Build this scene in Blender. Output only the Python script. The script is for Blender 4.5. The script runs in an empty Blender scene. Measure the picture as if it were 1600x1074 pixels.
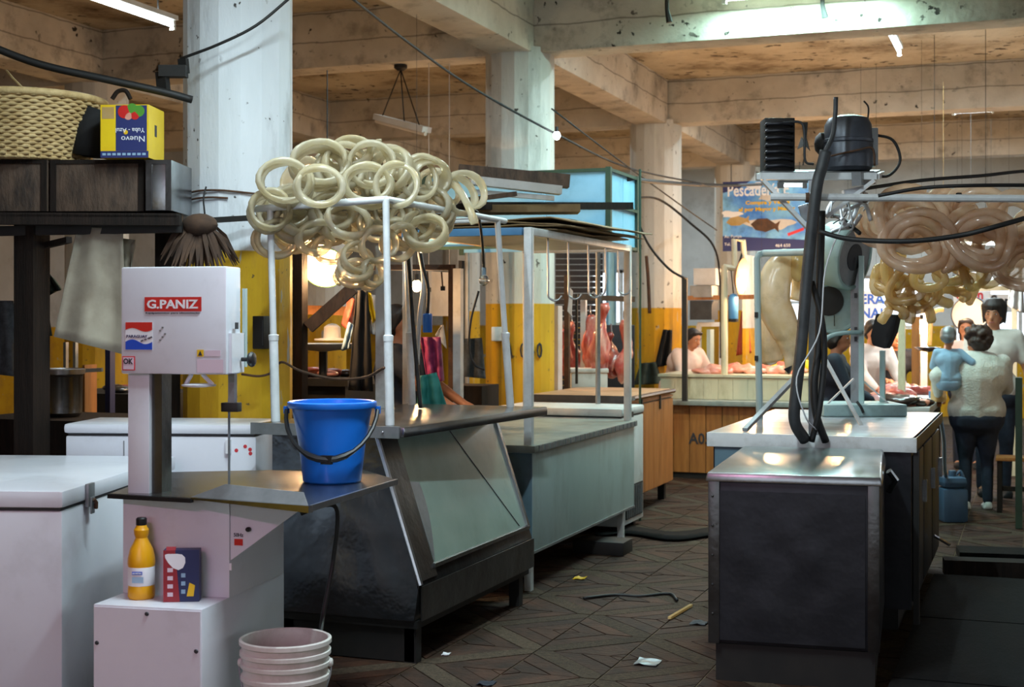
import bpy, bmesh, math, random
from mathutils import Vector, Matrix, noise

# ------------------------------------------------------------------ camera, world, light, exposure
SC = bpy.context.scene
COL = SC.collection
FPX = 2200.0                       # focal length in pixels of the 1600x1074 frame
TH = math.atan(820 / FPX)          # the aisle (+Y) runs this far to the right of the view axis
CT, ST = math.cos(TH), math.sin(TH)
CAMH, HORY = 1.60, 500.0
cam_d = bpy.data.cameras.new('camera')
cam_d.sensor_fit = 'HORIZONTAL'; cam_d.sensor_width = 36.0
cam_d.lens = 36.0 * FPX / 1600
cam_d.shift_y = -(537 - HORY) / 1600
cam_d.clip_start = 0.1; cam_d.clip_end = 200
cam_d.dof.use_dof = True; cam_d.dof.focus_distance = 6.6; cam_d.dof.aperture_fstop = 4.5
cam = bpy.data.objects.new('camera', cam_d)
cam.location = (0, 0, CAMH); cam.rotation_euler = (math.pi / 2, 0, TH)
COL.objects.link(cam); SC.camera = cam

wd = bpy.data.worlds.new('overcast_daylight'); SC.world = wd; wd.use_nodes = True
bg = wd.node_tree.nodes['Background']
bg.inputs[0].default_value = (0.80, 0.90, 1.0, 1); bg.inputs[1].default_value = 1.6

vs = SC.view_settings
vs.view_transform = 'Standard'; vs.look = 'None'; vs.gamma = 1; vs.use_curve_mapping = False
vs.exposure = 0.55
SC.cycles.max_bounces = 7; SC.cycles.diffuse_bounces = 4; SC.cycles.glossy_bounces = 4
SC.cycles.transmission_bounces = 4; SC.cycles.transparent_max_bounces = 8
SC.cycles.sample_clamp_indirect = 4.0
SC.cycles.caustics_reflective = False; SC.cycles.caustics_refractive = False

COOL = (0.74, 0.92, 1.0); WARM = (1.0, 0.57, 0.26); PINK = (1.0, 0.44, 0.74)

# ------------------------------------------------------------------ pixel -> place helpers
def ray(px, py):
    x = (px - 800) / FPX
    return Vector((x * CT - ST, x * ST + CT, (HORY - py) / FPX))
def at(px, py, d): return ray(px, py) * d + Vector((0, 0, CAMH))
def on_x(px, py, x): r = ray(px, py); return r * (x / r.x) + Vector((0, 0, CAMH))
def on_y(px, py, y): r = ray(px, py); return r * (y / r.y) + Vector((0, 0, CAMH))
def on_z(px, py, z): r = ray(px, py); return r * ((z - CAMH) / r.z) + Vector((0, 0, CAMH))

# ------------------------------------------------------------------ materials
def lin(h):
    h = h.lstrip('#'); out = []
    for i in (0, 2, 4):
        c = int(h[i:i + 2], 16) / 255
        out.append(c / 12.92 if c <= .04045 else ((c + .055) / 1.055) ** 2.4)
    return tuple(out) + (1,)
MATS = {}
def M(name, c, c2=None, rough=.6, metal=0, scale=5, bump=.0, dirt=None, dirt_amt=.45, dscale=3, stretch=(1, 1, 1),
      alpha=1, emit=0, ecol=None, trans=0, coat=0, band=None, rand=0, bscale=None, transl=0, clear=0, spec=None, specks=None, lines=0):
    """one procedural surface: two tones by noise, dirt blotches, grain, optional paint band by height"""
    m = bpy.data.materials.new(name); m.use_nodes = True; MATS[name] = m
    nt = m.node_tree; N, L = nt.nodes, nt.links
    b = N['Principled BSDF']; out = N['Material Output']
    b.inputs['Roughness'].default_value = rough; b.inputs['Metallic'].default_value = metal
    if spec is not None: b.inputs['Specular IOR Level'].default_value = spec
    if coat: b.inputs['Coat Weight'].default_value = coat; b.inputs['Coat Roughness'].default_value = .12
    if trans: b.inputs['Transmission Weight'].default_value = trans
    b.inputs['Alpha'].default_value = alpha
    if emit:
        b.inputs['Emission Color'].default_value = (*(ecol or lin(c)[:3]), 1); b.inputs['Emission Strength'].default_value = emit
    geo = N.new('ShaderNodeNewGeometry'); mp = N.new('ShaderNodeMapping'); mp.inputs['Scale'].default_value = stretch
    L.new(geo.outputs['Position'], mp.inputs['Vector'])
    def nz(s, det=5, r=.6):
        n = N.new('ShaderNodeTexNoise'); n.inputs['Scale'].default_value = s; n.inputs['Detail'].default_value = det
        n.inputs['Roughness'].default_value = r; L.new(mp.outputs[0], n.inputs['Vector']); return n
    def mix(f, a, c_):
        x = N.new('ShaderNodeMix'); x.data_type = 'RGBA'
        if isinstance(f, float): x.inputs[0].default_value = f
        else: L.new(f, x.inputs[0])
        for s, v in ((x.inputs[6], a), (x.inputs[7], c_)):
            if isinstance(v, tuple): s.default_value = v
            else: L.new(v, s)
        return x.outputs[2]
    def ramp(sock, lo, hi):
        r = N.new('ShaderNodeMapRange'); r.inputs[1].default_value = lo; r.inputs[2].default_value = hi; L.new(sock, r.inputs[0]); return r.outputs[0]
    col = lin(c)
    if c2: col = mix(ramp(nz(scale).outputs[0], .35, .68), col, lin(c2))
    if band:                                    # (height, colour below, second tone below)
        sep = N.new('ShaderNodeSeparateXYZ'); L.new(geo.outputs['Position'], sep.inputs[0])
        low = mix(ramp(nz(4.).outputs[0], .4, .7), lin(band[1]), lin(band[2]))
        chips = nz(9., 4); low = mix(ramp(chips.outputs[0], .64, .67), low, lin('#a9a598'))
        col = mix(ramp(sep.outputs[2], band[0] + .004, band[0] - .004), col, low)
    if rand:
        oi = N.new('ShaderNodeObjectInfo'); hs = N.new('ShaderNodeHueSaturation')
        r = N.new('ShaderNodeMapRange'); L.new(oi.outputs['Random'], r.inputs[0]); r.inputs[3].default_value = 1 - rand; r.inputs[4].default_value = 1 + rand
        L.new(r.outputs[0], hs.inputs['Value'])
        if isinstance(col, tuple): hs.inputs['Color'].default_value = col
        else: L.new(col, hs.inputs['Color'])
        col = hs.outputs[0]
    if dirt:
        d = ramp(nz(dscale, 7, .68).outputs[0], .52, .72)
        mm = N.new('ShaderNodeMath'); mm.operation = 'MULTIPLY'; mm.inputs[1].default_value = dirt_amt; L.new(d, mm.inputs[0])
        col = mix(mm.outputs[0], col, lin(dirt))
    if specks:                                  # small chips: (colour, scale, threshold)
        n1 = N.new('ShaderNodeTexNoise'); n1.inputs['Scale'].default_value = specks[1]; n1.inputs['Detail'].default_value = 3; L.new(geo.outputs['Position'], n1.inputs['Vector'])
        n2 = N.new('ShaderNodeTexNoise'); n2.inputs['Scale'].default_value = specks[1] * .22; L.new(geo.outputs['Position'], n2.inputs['Vector'])
        mm = N.new('ShaderNodeMath'); mm.operation = 'MULTIPLY'; L.new(ramp(n1.outputs[0], specks[2], specks[2] + .035), mm.inputs[0]); L.new(ramp(n2.outputs[0], .45, .6), mm.inputs[1])
        col = mix(mm.outputs[0], col, lin(specks[0]))
    if lines:                                   # shuttering-board lines left in cast concrete, one every `lines` metres of height
        sp = N.new('ShaderNodeSeparateXYZ'); L.new(geo.outputs['Position'], sp.inputs[0]); nn = N.new('ShaderNodeTexNoise'); nn.inputs['Scale'].default_value = 3; L.new(geo.outputs['Position'], nn.inputs['Vector'])
        a1 = N.new('ShaderNodeMath'); a1.operation = 'MULTIPLY_ADD'; L.new(nn.outputs[0], a1.inputs[0]); a1.inputs[1].default_value = .05; L.new(sp.outputs[2], a1.inputs[2])
        a2 = N.new('ShaderNodeMath'); a2.operation = 'PINGPONG'; L.new(a1.outputs[0], a2.inputs[0]); a2.inputs[1].default_value = lines / 2
        f_ = N.new('ShaderNodeMath'); f_.operation = 'MULTIPLY'; f_.inputs[1].default_value = .6; L.new(ramp(a2.outputs[0], .010, .003), f_.inputs[0]); col = mix(f_.outputs[0], col, lin('#4a4036'))
    if isinstance(col, tuple): b.inputs['Base Color'].default_value = col
    else: L.new(col, b.inputs['Base Color'])
    if bump:
        bp = N.new('ShaderNodeBump'); bp.inputs['Strength'].default_value = bump; bp.inputs['Distance'].default_value = .02
        L.new(nz(bscale or scale * 4, 4).outputs[0], bp.inputs['Height']); L.new(bp.outputs[0], b.inputs['Normal'])
    sh = b.outputs[0]
    if transl:
        t = N.new('ShaderNodeBsdfTranslucent'); mx = N.new('ShaderNodeMixShader'); mx.inputs[0].default_value = transl
        if isinstance(col, tuple): t.inputs[0].default_value = col
        else: L.new(col, t.inputs[0])
        L.new(sh, mx.inputs[1]); L.new(t.outputs[0], mx.inputs[2]); sh = mx.outputs[0]
    if clear:
        t = N.new('ShaderNodeBsdfTransparent'); t.inputs[0].default_value = (1, .97, .9, 1); mx = N.new('ShaderNodeMixShader')
        mx.inputs[0].default_value = clear; L.new(sh, mx.inputs[1]); L.new(t.outputs[0], mx.inputs[2]); sh = mx.outputs[0]
    L.new(sh, out.inputs['Surface'])
    return m

# ------------------------------------------------------------------ mesh building
def frame_of(d):
    d = d.normalized(); up = Vector((0, 0, 1)) if abs(d.z) < .95 else Vector((1, 0, 0))
    x = d.cross(up).normalized(); return x, x.cross(d).normalized()
class MB:
    def __init__(s): s.v = []; s.f = []; s.mi = []; s.cur = 0
    def add(s, vs_, fs):
        o = len(s.v); s.v += [Vector(p) for p in vs_]; s.f += [tuple(i + o for i in f) for f in fs]; s.mi += [s.cur] * len(fs); return s
    def box(s, a, b):
        x0, y0, z0 = a; x1, y1, z1 = b
        return s.add([(x0, y0, z0), (x1, y0, z0), (x1, y1, z0), (x0, y1, z0), (x0, y0, z1), (x1, y0, z1), (x1, y1, z1), (x0, y1, z1)],
                     [(0, 3, 2, 1), (4, 5, 6, 7), (0, 1, 5, 4), (1, 2, 6, 5), (2, 3, 7, 6), (3, 0, 4, 7)])
    def cbox(s, c, sz): c = Vector(c); h = Vector(sz) / 2; return s.box(c - h, c + h)
    def hexa(s, p):   # 8 points: bottom ring then top ring
        return s.add(p, [(0, 3, 2, 1), (4, 5, 6, 7), (0, 1, 5, 4), (1, 2, 6, 5), (2, 3, 7, 6), (3, 0, 4, 7)])
    def bar(s, p, q, w, h=None):
        p, q = Vector(p), Vector(q); x, y = frame_of(q - p); h = h or w
        r = [x * w / 2 + y * h / 2, -x * w / 2 + y * h / 2, -x * w / 2 - y * h / 2, x * w / 2 - y * h / 2]
        return s.add([p + k for k in r] + [q + k for k in r], [(0, 1, 2, 3), (7, 6, 5, 4), (0, 4, 5, 1), (1, 5, 6, 2), (2, 6, 7, 3), (3, 7, 4, 0)])
    def tube(s, pts, r, seg=8, closed=False, cap=True):
        pts = [Vector(p) for p in pts]; n = len(pts); o = len(s.v); x = None; rr = r if isinstance(r, (list, tuple)) else [r] * n
        for i, p in enumerate(pts):
            t = (pts[(i + 1) % n] - pts[i - 1]) if closed else (pts[min(i + 1, n - 1)] - pts[max(i - 1, 0)])
            t.normalize()
            if x is None: x, _ = frame_of(t)
            x = (x - t * x.dot(t)); x = x.normalized() if x.length > 1e-6 else frame_of(t)[0]
            y = t.cross(x)
            for k in range(seg):
                a = 2 * math.pi * k / seg; s.v.append(p + (x * math.cos(a) + y * math.sin(a)) * rr[i])
        for i in range(n if closed else n - 1):
            j = (i + 1) % n
            for k in range(seg):
                l = (k + 1) % seg; s.f.append((o + i * seg + k, o + i * seg + l, o + j * seg + l, o + j * seg + k)); s.mi.append(s.cur)
        if cap and not closed:
            s.f += [tuple(o + k for k in reversed(range(seg))), tuple(o + (n - 1) * seg + k for k in range(seg))]; s.mi += [s.cur] * 2
        return s
    def rod(s, p, q, r, seg=10, r2=None): return s.tube([p, q], [r, r if r2 is None else r2], seg)
    def lathe(s, prof, c=(0, 0, 0), seg=28, ax=None, sx=1, sy=1, ring=False):
        c = Vector(c); o = len(s.v); z = Vector(ax).normalized() if ax is not None else Vector((0, 0, 1))
        x, y = (Vector((1, 0, 0)), Vector((0, 1, 0))) if ax is None else frame_of(z)
        for r, h in prof:
            for k in range(seg):
                a = 2 * math.pi * k / seg; s.v.append(c + z * h + x * (r * math.cos(a) * sx) + y * (r * math.sin(a) * sy))
        n = len(prof)
        for i in range(n if ring else n - 1):
            j = (i + 1) % n
            for k in range(seg):
                l = (k + 1) % seg; s.f.append((o + i * seg + k, o + i * seg + l, o + j * seg + l, o + j * seg + k)); s.mi.append(s.cur)
        if ring: return s
        for i, rev in ((0, True), (len(prof) - 1, False)):
            if prof[i][0] > 1e-4:
                idx = [o + i * seg + k for k in range(seg)]; s.f.append(tuple(reversed(idx)) if rev else tuple(idx)); s.mi.append(s.cur)
        return s
    def ell(s, c, r, seg=14, rings=9, rot=None):
        c = Vector(c); r = (r, r, r) if isinstance(r, (int, float)) else r; vs_ = []; fs = []
        for i in range(rings + 1):
            p = math.pi * i / rings
            for k in range(seg):
                a = 2 * math.pi * k / seg; q = Vector((r[0] * math.sin(p) * math.cos(a), r[1] * math.sin(p) * math.sin(a), r[2] * math.cos(p)))
                vs_.append(c + (rot @ q if rot else q))
        for i in range(rings):
            for k in range(seg):
                l = (k + 1) % seg; fs.append((i * seg + k, (i + 1) * seg + k, (i + 1) * seg + l, i * seg + l))
        return s.add(vs_, fs)
    def cap(s, p, q, r1, r2, seg=12):     # tapered capsule
        p, q = Vector(p), Vector(q); d = (q - p); n = max(d.length, 1e-4); d = d / n; pr = []
        for i in range(5): a = math.pi / 2 * (1 - i / 4); pr.append((max(r1 * math.cos(a), 1e-5), -r1 * math.sin(a)))
        for i in range(5): a = math.pi / 2 * i / 4; pr.append((max(r2 * math.cos(a), 1e-5), n + r2 * math.sin(a)))
        return s.lathe(pr, p, seg, d)
    def prism(s, pts, off):               # polygon + extrusion vector
        pts = [Vector(p) for p in pts]; off = Vector(off); n = len(pts)
        return s.add(pts + [p + off for p in pts], [tuple(reversed(range(n))), tuple(range(n, 2 * n))] + [(i, (i + 1) % n, n + (i + 1) % n, n + i) for i in range(n)])
    def sheet(s, grid, th=.0):            # rows of points -> surface
        o = len(s.v); h, w = len(grid), len(grid[0])
        for row in grid: s.v += [Vector(p) for p in row]
        for i in range(h - 1):
            for j in range(w - 1):
                s.f.append((o + i * w + j, o + i * w + j + 1, o + (i + 1) * w + j + 1, o + (i + 1) * w + j)); s.mi.append(s.cur)
        return s
    def xf(s, loc, rz=0, sc=1):
        m = Matrix.Translation(Vector(loc)) @ Matrix.Rotation(rz, 4, 'Z') @ Matrix.Scale(sc, 4); s.v = [m @ p for p in s.v]; return s
    def mx(s, m): s.v = [m @ p for p in s.v]; return s
    def build(s, name, mat, parent=None, smooth=None, bevel=0, solid=0, sub=0):
        """link as ONE mesh object; vertices are world coordinates, origin goes to the base of the shape"""
        xs = [p.x for p in s.v]; ys = [p.y for p in s.v]; zs = [p.z for p in s.v]
        org = Vector(((min(xs) + max(xs)) / 2, (min(ys) + max(ys)) / 2, min(zs)))
        me = bpy.data.meshes.new(name); me.from_pydata([p - org for p in s.v], [], s.f)
        mats = mat if isinstance(mat, (list, tuple)) else [mat]
        for m_ in mats: me.materials.append(MATS[m_] if isinstance(m_, str) else m_)
        if len(mats) > 1: me.polygons.foreach_set('material_index', s.mi)
        bm = bmesh.new(); bm.from_mesh(me)
        bmesh.ops.remove_doubles(bm, verts=bm.verts, dist=1e-5)
        if bevel:
            ed = [e for e in bm.edges if len(e.link_faces) == 2 and e.calc_face_angle(0) > .5]
            bmesh.ops.bevel(bm, geom=ed, offset=bevel, segments=2, affect='EDGES', profile=.6)
        if not s_open(bm): bmesh.ops.recalc_face_normals(bm, faces=bm.faces)
        if solid:
            bmesh.ops.solidify(bm, geom=list(bm.faces), thickness=solid)
        if sub: bmesh.ops.subdivide_edges(bm, edges=bm.edges, cuts=sub, use_grid_fill=True)
        ang = .6 if smooth is None else (9 if smooth else 0)
        for f in bm.faces: f.smooth = ang > 0
        for e in bm.edges:
            e.smooth = not (ang < 9 and (len(e.link_faces) != 2 or e.calc_face_angle(0) > ang))
        bm.to_mesh(me); bm.free()
        o = bpy.data.objects.new(name, me); COL.objects.link(o)
        if parent is not None:
            o.parent = parent; o.location = org - parent_loc(parent)
        else: o.location = org
        return o
def s_open(bm): return any(len(e.link_faces) < 2 for e in bm.edges)
def parent_loc(o):
    p = Vector(o.location)
    while o.parent: o = o.parent; p += Vector(o.location)
    return p
def tag(o, label, cat, group=None, kind=None):
    if label: o['label'] = label
    if cat: o['category'] = cat
    if group: o['group'] = group
    if kind: o['kind'] = kind
    return o
def thing(name, label, cat, loc, group=None):
    o = bpy.data.objects.new(name, None); o.empty_display_size = .1; COL.objects.link(o); o.location = loc
    return tag(o, label, cat, group)
def struct(o, label=None): o['kind'] = 'structure'; 
def copytree(o, loc=None, rz=None, parent=None):
    c = o.copy(); COL.objects.link(c)
    if parent is not None: c.parent = parent
    if loc is not None: c.location = loc
    if rz is not None: c.rotation_euler = (0, 0, rz)
    for ch in o.children: copytree(ch, parent=c)
    return c
_font_cache = {}
TMP = bpy.data.scenes.new('workbench')                       # small side scene so that evaluating a modifier or a font stays quick
def evaluate(ob):
    TMP.collection.objects.link(ob); vl = TMP.view_layers[0]; vl.update(); dg = vl.depsgraph
    me = bpy.data.meshes.new_from_object(ob.evaluated_get(dg), depsgraph=dg); TMP.collection.objects.unlink(ob); return me
def text(name, s, org, right, up, size, mat, parent, ext=.0015, align='LEFT', bold=0, squash=1.0, label=None, fit=None):
    cu = bpy.data.curves.new(name, 'FONT'); cu.body = s; cu.size = size; cu.extrude = ext; cu.offset = bold; cu.resolution_u = 2
    cu.align_x = align; cu.align_y = 'BOTTOM_BASELINE' if False else 'BOTTOM'
    ob = bpy.data.objects.new(name, cu); me = evaluate(ob)
    sx, sy, ox, oy = squash, 1.0, 0.0, 0.0
    if fit:                                   # (width, height) of the printed word, origin at its lower left corner
        xs = [v.co.x for v in me.vertices]; ys = [v.co.y for v in me.vertices]; ox, oy = min(xs), min(ys)
        sx, sy = fit[0] / (max(xs) - ox), fit[1] / (max(ys) - oy)
    b = MB(); r = Vector(right).normalized(); u = Vector(up).normalized(); n = r.cross(u)
    b.add([Vector(org) + r * ((v.co.x - ox) * sx) + u * ((v.co.y - oy) * sy) + n * v.co.z for v in me.vertices], [tuple(p.vertices) for p in me.polygons])
    bpy.data.objects.remove(ob); bpy.data.curves.remove(cu); bpy.data.meshes.remove(me)
    o = b.build(name, mat, parent, smooth=False)
    if label: o['label'] = label
    return o
def arc(p, q, sag, n=14, side=(0, 0, 0)):
    p, q = Vector(p), Vector(q); side = Vector(side)
    return [p.lerp(q, i / n) + (Vector((0, 0, -sag)) + side) * (4 * (i / n) * (1 - i / n)) for i in range(n + 1)]
def spline(pts, n=6):
    P = [Vector(p) for p in pts]; P = [P[0] * 2 - P[1]] + P + [P[-1] * 2 - P[-2]]; out = []
    for i in range(1, len(P) - 2):
        for k in range(n):
            t = k / n; a, b_, c, d = P[i - 1:i + 3]
            out.append(.5 * ((2 * b_) + (c - a) * t + (2 * a - 5 * b_ + 4 * c - d) * t * t + (3 * b_ - a - 3 * c + d) * t ** 3))
    return out + [P[-2]]
def lamp_area(name, loc, w, h, power, colr, parent=None, rot=(0, 0, 0), spread=math.pi):
    l = bpy.data.lights.new(name, 'AREA'); l.shape = 'RECTANGLE'; l.size = w; l.size_y = h; l.energy = power; l.color = colr; l.spread = spread
    o = bpy.data.objects.new(name, l); COL.objects.link(o); o.rotation_euler = rot
    if parent is not None: o.parent = parent; o.location = Vector(loc) - parent_loc(parent)
    else: o.location = loc
    return o
def lamp_point(name, loc, r, power, colr, parent=None):
    l = bpy.data.lights.new(name, 'POINT'); l.shadow_soft_size = r; l.energy = power; l.color = colr
    o = bpy.data.objects.new(name, l); COL.objects.link(o)
    if parent is not None: o.parent = parent; o.location = Vector(loc) - parent_loc(parent)
    else: o.location = loc
    return o
R = random.Random(7)
# ------------------------------------------------------------------ palette
M('col_white', '#dde3e8', '#cdd3d7', rough=.75, scale=2.5, stretch=(1, 1, .25), dirt='#5d5a55', dirt_amt=.55, dscale=3.2, bump=.25, bscale=18, band=(1.98, '#d0a714', '#b98a10'), specks=('#3a3632', 20, .665))
M('col_pale', '#d4d3cc', '#bcb9af', rough=.8, scale=2.2, stretch=(1, 1, .25), dirt='#56504a', dirt_amt=.5, dscale=3, bump=.25, bscale=18, band=(1.74, '#cf9f14', '#b8860e'), specks=('#3a332c', 18, .66))
M('concrete', '#d2cabb', '#b0a797', rough=.85, scale=1.4, dirt='#4d4237', dirt_amt=.7, dscale=2.6, bump=.4, bscale=12, specks=('#2f2822', 13, .66), lines=.26)
M('ceiling_paint', '#cdc0a6', '#a8967a', rough=.9, scale=1.3, dirt='#543a20', dirt_amt=.85, dscale=1.3, bump=.5, bscale=14, specks=('#3a2a1a', 9, .6))
M('wall_grey', '#ccd0d2', '#b8bcbd', rough=.85, scale=1.5, dirt='#6b6862', dirt_amt=.4, dscale=2, band=(1.5, '#cda016', '#b4850f'))
M('mortar', '#6a5b48', '#544838', spec=.1, rough=.95, scale=20)
M('paver', '#3d261a', '#24170f', spec=.18, rough=.7, scale=7, dirt='#1d1713', dirt_amt=.6, dscale=4, bump=.3, rand=.35, bscale=30)
M('paver_dotted', '#4f4234', '#352c22', spec=.18, rough=.8, scale=40, dirt='#1d1814', dirt_amt=.5, dscale=4, bump=.9, rand=.2, bscale=70)
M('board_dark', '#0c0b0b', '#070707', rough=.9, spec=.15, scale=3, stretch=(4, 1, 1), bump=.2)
M('white_enamel', '#d8dbe2', '#cfd2da', rough=.28, scale=2, dirt='#8d8578', dirt_amt=.16, dscale=4)
M('white_old', '#d2d4d4', '#bcbdba', rough=.4, scale=3, dirt='#6f5f4a', dirt_amt=.45, dscale=5)
M('white_paint', '#d7dbdd', '#c3c7c8', rough=.4, scale=8, dirt='#7d766b', dirt_amt=.3, dscale=9)
M('mint', '#a9bdbb', '#97abaa', rough=.45, scale=2, dirt='#5d5a4c', dirt_amt=.35, dscale=3, stretch=(1, 1, .4))
M('mint_side', '#5f7a86', '#4c6672', rough=.5, scale=2, dirt='#2d3940', dirt_amt=.4)
M('scale_mint', '#a8c6c6', '#98b6b6', rough=.4, scale=3, dirt='#5a6a66', dirt_amt=.3, dscale=6)
M('steel', '#9a9c9e', '#808284', rough=.26, metal=1, scale=3, dirt='#3a342c', dirt_amt=.35, dscale=4, bump=.12, bscale=5)
M('steel_dark', '#5a5a5a', '#3f3c3a', rough=.3, metal=.85, scale=2, dirt='#2a1d12', dirt_amt=.6, dscale=3, bump=.3, bscale=5)
M('steel_bent', '#82868d', '#54575d', rough=.24, metal=.95, scale=1.6, dirt='#17161a', dirt_amt=.5, dscale=2.5, bump=.55, bscale=4)
M('steel_black', '#2c2c31', '#202024', rough=.42, metal=.6, scale=2, dirt='#0d0d0d', dirt_amt=.6, dscale=2.5, bump=.35, bscale=4)
M('steel_bright', '#c9cbd0', '#aeb0b4', rough=.3, metal=1, scale=4, dirt='#5f5a52', dirt_amt=.3, dscale=6, bump=.15, bscale=6)
M('galv', '#8f9295', '#7b7e80', rough=.45, metal=.6, scale=8, dirt='#544c42', dirt_amt=.4)
M('black_iron', '#161514', '#201d1a', rough=.6, metal=.2, scale=8)
M('black_plastic', '#0f0f11', rough=.45)
M('rubber', '#232527', '#343638', rough=.55, scale=12)
M('cable', '#131313', rough=.6)
M('cable_white', '#c3c5c8', rough=.5)
M('rust', '#5b3c25', '#3b2a1e', rough=.8, scale=9, bump=.3)
M('wood_dark', '#241b16', '#15110e', spec=.2, rough=.8, scale=6, stretch=(5, 5, .5), bump=.3)
M('wood_brown', '#594638', '#3a2d24', rough=.75, scale=6, stretch=(3, 3, 1), dirt='#14100d', dirt_amt=.5, bump=.3)
M('wood_front', '#a2682f', '#84501f', rough=.55, scale=5, stretch=(6, 6, .5), dirt='#4c2d13', dirt_amt=.4, dscale=3)
M('wood_orange', '#b5713a', '#9c5c2a', rough=.45, scale=4, stretch=(3, 3, .6), dirt='#5e3517', dirt_amt=.35, dscale=3)
M('tan_lid', '#b48a6a', '#a47a5b', rough=.45, scale=3, dirt='#6c4f3a', dirt_amt=.3)
M('cardboard', '#86704f', '#6d5a3f', rough=.85, scale=4, dirt='#3a2f22', dirt_amt=.5)
M('tile_cream', '#c9c0a4', '#b8ae90', rough=.35, scale=3, dirt='#6d5c3c', dirt_amt=.5, dscale=5, stretch=(1, 1, .4))
M('stone_top', '#8f9690', '#7a817b', rough=.4, scale=9, dirt='#40423c', dirt_amt=.4)
M('glass_green', '#93a89d', '#7f968c', rough=.18, scale=1.5, coat=.6, dirt='#5f7269', dirt_amt=.35, dscale=2.5)
M('blue_plastic', '#1a72d8', '#1667c8', rough=.3, scale=3)
M('blue_in', '#2a6fd0', rough=.4)
M('white_bucket', '#d3cfca', '#c3beb6', rough=.45, scale=4, dirt='#7d705c', dirt_amt=.4, dscale=5)
M('yellow_bottle', '#e0a312', '#d4950d', rough=.35, scale=3)
M('red', '#c2221c', rough=.4)
M('red_dark', '#8e1f2a', rough=.4)
M('blue', '#1746b8', rough=.4)
M('navy', '#1b2450', rough=.5)
M('white', '#e2e3e6', rough=.5)
M('ink', '#2a2a30', rough=.6)
M('ink_red', '#c9313a', rough=.5)
M('pinkish', '#cfbcc8', rough=.5)
M('yellow', '#e3b80c', '#d7aa08', rough=.5, scale=4)
M('yellow_carton', '#e6c40e', '#dcb508', rough=.55, scale=5)
M('carton_navy', '#232c63', rough=.55)
M('green', '#4c8a2c', rough=.5)
M('green_frame', '#2f4a38', '#263b2d', rough=.5, scale=6)
M('sky_blue', '#86bedb', '#78b0ce', rough=.6, scale=3, dirt='#48687a', dirt_amt=.25)
M('rail_blue', '#4d86b4', '#3f739e', rough=.5, scale=5)
M('casing', '#f1ead6', '#e3d5ac', rough=.14, scale=9, transl=.36, clear=.22, spec=1.0, trans=.45)
M('casing_tan', '#e6cdb8', '#d4b294', rough=.14, scale=8, transl=.48, clear=.36, spec=1.0)
M('casing_gold', '#ead09a', '#d9b873', rough=.2, scale=9, transl=.5, clear=.22, spec=.8)
M('bladder', '#f5e3c4', '#e8cf9f', rough=.25, scale=7, transl=.35, dirt='#a08a52', dirt_amt=.4, dscale=6)
M('wicker', '#cdb380', '#ac8f5c', rough=.7, scale=14, rand=0, bump=.3)
M('straw', '#4a3423', '#2f2118', rough=.85, scale=12)
M('cloth_cream', '#a49c8a', '#8b8272', rough=.9, scale=3, dirt='#6b5a49', dirt_amt=.5, dscale=2)
M('cloth_grey', '#4a4f52', '#2e3235', rough=.9, scale=26, stretch=(1, 1, 1))
M('cloth_black', '#0e0e10', rough=.85)
M('cloth_green', '#2b3a34', '#1d2925', rough=.9, scale=6)
M('cloth_white', '#cfcac4', '#bdb7b0', rough=.9, scale=5, bump=.2, bscale=20)
M('knit', '#cfcec6', '#bdbbb2', rough=.95, scale=14, bump=.5, bscale=60)
M('cloth_pink', '#d8bfb4', '#c7aca1', rough=.9, scale=6)
M('cloth_blue', '#93afc6', '#7f9db6', rough=.9, scale=6)
M('cloth_navy', '#1c2230', '#141925', rough=.85, scale=10)
M('jeans', '#232a3b', '#191e2b', rough=.9, scale=18)
M('teal', '#3f9d95', '#2c8079', rough=.6, scale=6, transl=.2)
M('magenta', '#a23a70', '#6e1f4c', rough=.6, scale=22)
M('apron_red', '#c4604a', '#ad4d3a', rough=.6, scale=5)
M('skin', '#b27a5a', '#a06a4c', rough=.55, scale=8)
M('hair', '#17110e', '#221813', rough=.6, scale=40)
M('hair_brown', '#38241a', '#291a13', rough=.6, scale=40)
M('meat', '#b0413a', '#c97a68', rough=.3, scale=14, stretch=(1, 1, .4), dirt='#e0b9a6', dirt_amt=.55, dscale=9, coat=.3)
M('meat_dark', '#7a231f', '#a14c42', rough=.3, scale=14, dirt='#d2a08e', dirt_amt=.5, dscale=10, coat=.3)
M('meat_pale', '#d69480', '#c97562', rough=.32, scale=9, dirt='#e9c9b4', dirt_amt=.5, dscale=8, coat=.3)
M('offal', '#2b211d', '#453530', rough=.25, scale=10, coat=.4)
M('shade_glow', '#f2dcae', rough=.6, emit=2.2, ecol=(1.0, .80, .45))
M('bulb_warm', '#fff0d0', rough=.4, emit=28, ecol=(1.0, .72, .36))
M('bulb_cool', '#f4fbff', rough=.4, emit=14, ecol=(.86, .97, 1.0))
M('tube_on', '#f4fbff', rough=.4, emit=6, ecol=(.84, .97, 1.0))
M('tube_off', '#cfc6ba', rough=.3)
M('clear_glass', '#dfe4e4', rough=.08, trans=.9)
M('sign_white', '#dfe2e6', rough=.6)
M('sign_blue', '#2a5fc0', rough=.6)

# ------------------------------------------------------------------ the hall
XS, YS = (-8.70, -4.25, 0.40, 5.0), (-2.3, 2.3, 6.95, 11.6, 16.3, 21.0)
ZB, ZC = 3.90, 4.42
fl = MB().box((-13.2, -5, -.25), (8.2, 24.6, -.005)).build('floor', 'mortar'); struct(fl)
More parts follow.
